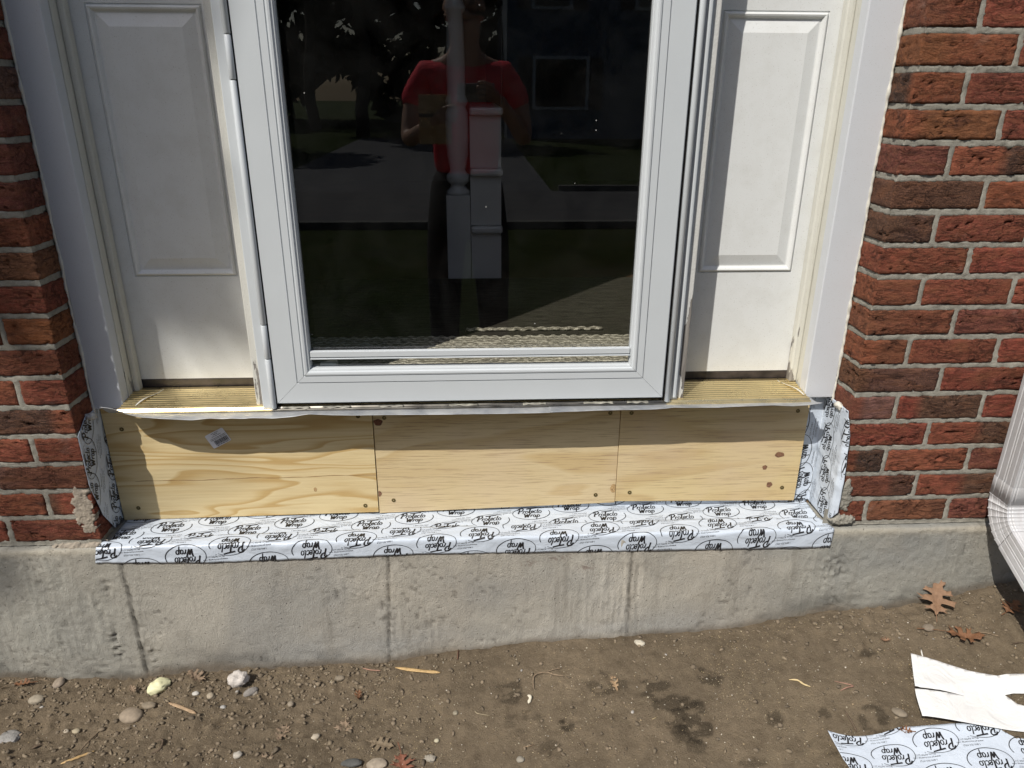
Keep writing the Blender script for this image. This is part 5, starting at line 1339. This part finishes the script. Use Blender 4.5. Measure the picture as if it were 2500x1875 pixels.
for i, (x, y, h) in enumerate(((-12, -24, 11), (-8.2, -20, 9.5), (-5.6, -27, 12), (-3.2, -22.5, 10), (-17, -21, 10), (-1.4, -31, 12.5), (12.6, -18, 7))):
    tree(x, y, h, (2.3, 2.3, 3.2), 2600, .30, 20+i, ('tall dark tree at the far left of the mirrored street', 'dark tree behind the far kerb, second of the left group', 'dark tree behind the others of the left group', 'thin dark tree beside the driveway across the street',
         'dark tree at the outer edge of the mirrored yards', 'distant tree between the blue house and the left group', 'small tree in front of the gap between the two houses')[i], col=((.03, .04, .018), (.045, .04, .02))[i % 2])
def woodland():
    r_ = np.random.RandomState(5); m = 26000
    p = np.stack([r_.uniform(-45, 50, m), r_.uniform(-38, -33, m), GL_+15*r_.rand(m)**1.15], 1); p[:, 2] += 2*np.sin(p[:, 0]*.7)+1.5*np.sin(p[:, 0]*.31+2)
    a = r_.randn(m, 3); a /= np.linalg.norm(a, axis=1)[:, None]; b = np.cross(a, r_.randn(m, 3)); b /= np.linalg.norm(b, axis=1)[:, None]; s = .55*(.5+r_.rand(m, 1))
    V = np.stack([p-a*s, p-b*s*.5, p+a*s, p+b*s*.5], 1).reshape(-1, 3); n = NB('far_foliage'); mm = n.fin(n.attr('col')[0], .9)
    c = np.repeat(np.array([[.022, .028, .015]])*(.5+r_.rand(m, 1)), 4, 0)
    tag(mesh_np('woodland', V, np.arange(4*m).reshape(m, 4), mm, None, False, {'col': c}), 'dark band of woodland behind the houses across the street', 'woods', kind='stuff')
woodland()
# unseen tree added by the house corner, crown flattened to shade the upper left brickwork
_t = 4.2; _c = Vector((-1.57, 0, 1.66))+Vector((-.84, -1, 1.5))*_t
tree(_c.x, _c.y, 9, (1.0, .45, 1.0), 15000, .11, 77, 'unseen tree added near the left house corner to shade the upper left wall', cz=_c.z, limbs=5, tr=.12)

# ================================================================== THE PERSON TAKING THE PICTURE
def skin_obj(name, verts, edges, radii, mat, parent=None, root=0, sub=2):
    me = bpy.data.meshes.new(name); me.from_pydata([tuple(v) for v in verts], edges, [])
    o = link(name, me, mat, parent); sk = o.modifiers.new('skin', 'SKIN'); sk.use_smooth_shade = True
    for i, r_ in enumerate(radii):
        d = me.skin_vertices[0].data[i]; d.radius = (r_, r_) if not hasattr(r_, '__len__') else r_; d.use_root = (i == root)
    ss = o.modifiers.new('sub', 'SUBSURF'); ss.levels = sub; ss.render_levels = sub
    return o
def person():
    gz = GL_-.03; py = -1.83
    root = empty('person', (-.02, py, gz), 'person in a red t-shirt and dark trousers holding a phone, mirrored in the glass', 'person')
    msk = simple('skin', (.42, .25, .17), .55, 0, .08, 20); mr = simple('red_shirt', (.85, .035, .07), .8, 0, .15, 14, .012, 16); mp_ = simple('dark_trousers', (.018, .018, .022), .85, 0, .2, 20, .003, 30)
    x = -.02
    V, E, Rd = [], [], []
    def add(p, r_, a=None):
        V.append(p); Rd.append(r_)
        if a is not None: E.append((a, len(V)-1))
        return len(V)-1
    pel = add((x, py-.02, .50), .085); wa = add((x, py-.02, .68), .09, pel); ch = add((x, py-.02, .90), (.10, .08), wa); nb = add((x, py-.01, 1.06), .050, ch); nk = add((x, py+.005, 1.15), .055, nb)
    hd = add((x, py+.02, 1.22), .078, nk); h2 = add((x, py+.015, 1.31), .092, hd); h3 = add((x, py, 1.375), .065, h2)
    nose = add((x, py+.125, 1.268), .010, hd)
    for s in (-1, 1): add((x+s*.088, py+.005, 1.275), .012, h2)
    arms = {-1: ((x-.165, py-.02, 1.045), (x-.232, py+.01, .90), (x-.245, py+.09, .765), (x-.20, py+.20, .80), (x-.125, py+.285, .850)),
            1: ((x+.165, py-.02, 1.045), (x+.240, py-.0, .90), (x+.255, py+.07, .765), (x+.20, py+.21, .85), (x+.135, py+.295, .925))}
    for s, P in arms.items():
        q = nb
        for p, r_ in zip(P, (.050, .045, .041, .033, .025)): q = add(p, r_, q)
        w_ = Vector(P[-1]); d = (w_-Vector(P[-2])).normalized()
        palm = add(tuple(w_+d*.045), (.034, .016), q)
        pm = Vector(V[palm]); side = Vector((0, 0, 1)); inw = Vector((-s, 0, 0))
        for k in range(4):
            b = pm+side*(.026-.017*k)+d*.018; L_ = (.034, .038, .036, .029)[k]
            f1 = add(tuple(b), .0088, palm); f2 = add(tuple(b+d*L_*.55+inw*.016), .0082, f1); f3 = add(tuple(b+d*L_*.55+inw*(.016+L_*.6)), .0076, f2); add(tuple(b+d*L_*.3+inw*(.016+L_)), .0068, f3)
        t1 = add(tuple(w_+d*.022+side*.026+inw*.012), .0098, q); t2 = add(tuple(w_+d*.05+side*.04+inw*.03), .0090, t1); add(tuple(w_+d*.06+side*.038+inw*.052), .0080, t2)
    for s in (-1, 1):
        q = pel
        for p, r_ in (((x+s*.10, py-.02, .43), .075), ((x+s*.115, py, .06), .055), ((x+s*.125, py-.03, gz+.10), .045), ((x+s*.13, py+.02, gz+.045), .04), ((x+s*.14, py+.16, gz+.03), .03)): q = add(p, r_, q)
    skin_obj('body', V, E, Rd, msk, root)
    V, E, Rd = [], [], []
    a = add((x, py-.02, .56), (.165, .125)); b = add((x, py-.02, .72), (.155, .12), a); c = add((x, py-.02, .93), (.175, .125), b); d = add((x, py-.015, 1.075), (.110, .080), c)
    for s in (-1, 1):
        q = d
        for p, r_ in (((x+s*.155, py-.02, 1.035), .070), ((x+s*.212, py-.005, .955), .066), ((x+s*.238, py+.012, .880), .064)): q = add(p, r_, q)
    skin_obj('t_shirt', V, E, Rd, mr, root)
    V, E, Rd = [], [], []
    a = add((x, py-.02, .68), (.165, .125)); a = add((x, py-.02, .57), (.175, .135), a); a = add((x, py-.02, .46), (.17, .13), a)
    for s in (-1, 1):
        q = a
        for p, r_ in (((x+s*.10, py-.02, .42), .115), ((x+s*.115, py, .06), .082), ((x+s*.125, py-.03, gz+.07), .07)): q = add(p, r_, q)
    skin_obj('trousers', V, E, Rd, mp_, root)
    for s in (-1, 1):
        o = blob('shoe', (x+s*.135, py+.07, gz+.045), (.052, .145, .05), 60+s, simple('shoe', (.05, .045, .04), .6), root, 3, .06)
        o = blob('eye', (x+s*.033, py+.103, 1.298), (.012, .008, .008), 66+s, simple('eye', (.05, .04, .035), .2), root, 2, 0)
    blob('mouth', (x, py+.112, 1.225), (.024, .006, .006), 70, simple('lips', (.30, .12, .10), .5), root, 2, .05)
    blob('hair', (x, py-.025, 1.345), (.100, .108, .085), 71, simple('hair', (.03, .022, .017), .8, 0, .4, 60, .004, 90), root, 3, .12, 1.5)
    # phone in its two hands: the lens is where the picture was taken from
    ph = empty('phone', CAM, 'dark phone held level in both hands of the person', 'phone')
    Mc = camo.matrix_world
    def pb(x0, x1, y0, y1, z0, z1, nm, mt, bev):
        bm = bmesh.new(); box(bm, x0, x1, y0, y1, z0, z1); bm.transform(Mc); from_bm(nm, bm, mt, ph, False, bev)
    pb(-.050, .098, -.060, .014, .008, .016, 'case', simple('phone_case', (.16, .17, .18), .4), .003)
    pb(-.014, .024, -.026, .012, .0065, .0082, 'camera_bump', simple('phone_bump', (.02, .022, .025), .2), .002)
    w_ = empty('wood_offcut', (-.14, -1.52, .77), 'short board offcut with a dark stripe held in the same hand as the phone', 'wood')
    boxo('board', (-.205, -.075, -1.545, -1.527, .765, .952), m_ply('offcut_pine', 0), w_, .002)
    boxo('stripe', (-.2055, -.0745, -1.5468, -1.5262, .868, .882), simple('dark_band', (.03, .02, .02), .5), w_, 0)
person()
print('objects', len(bpy.data.objects))
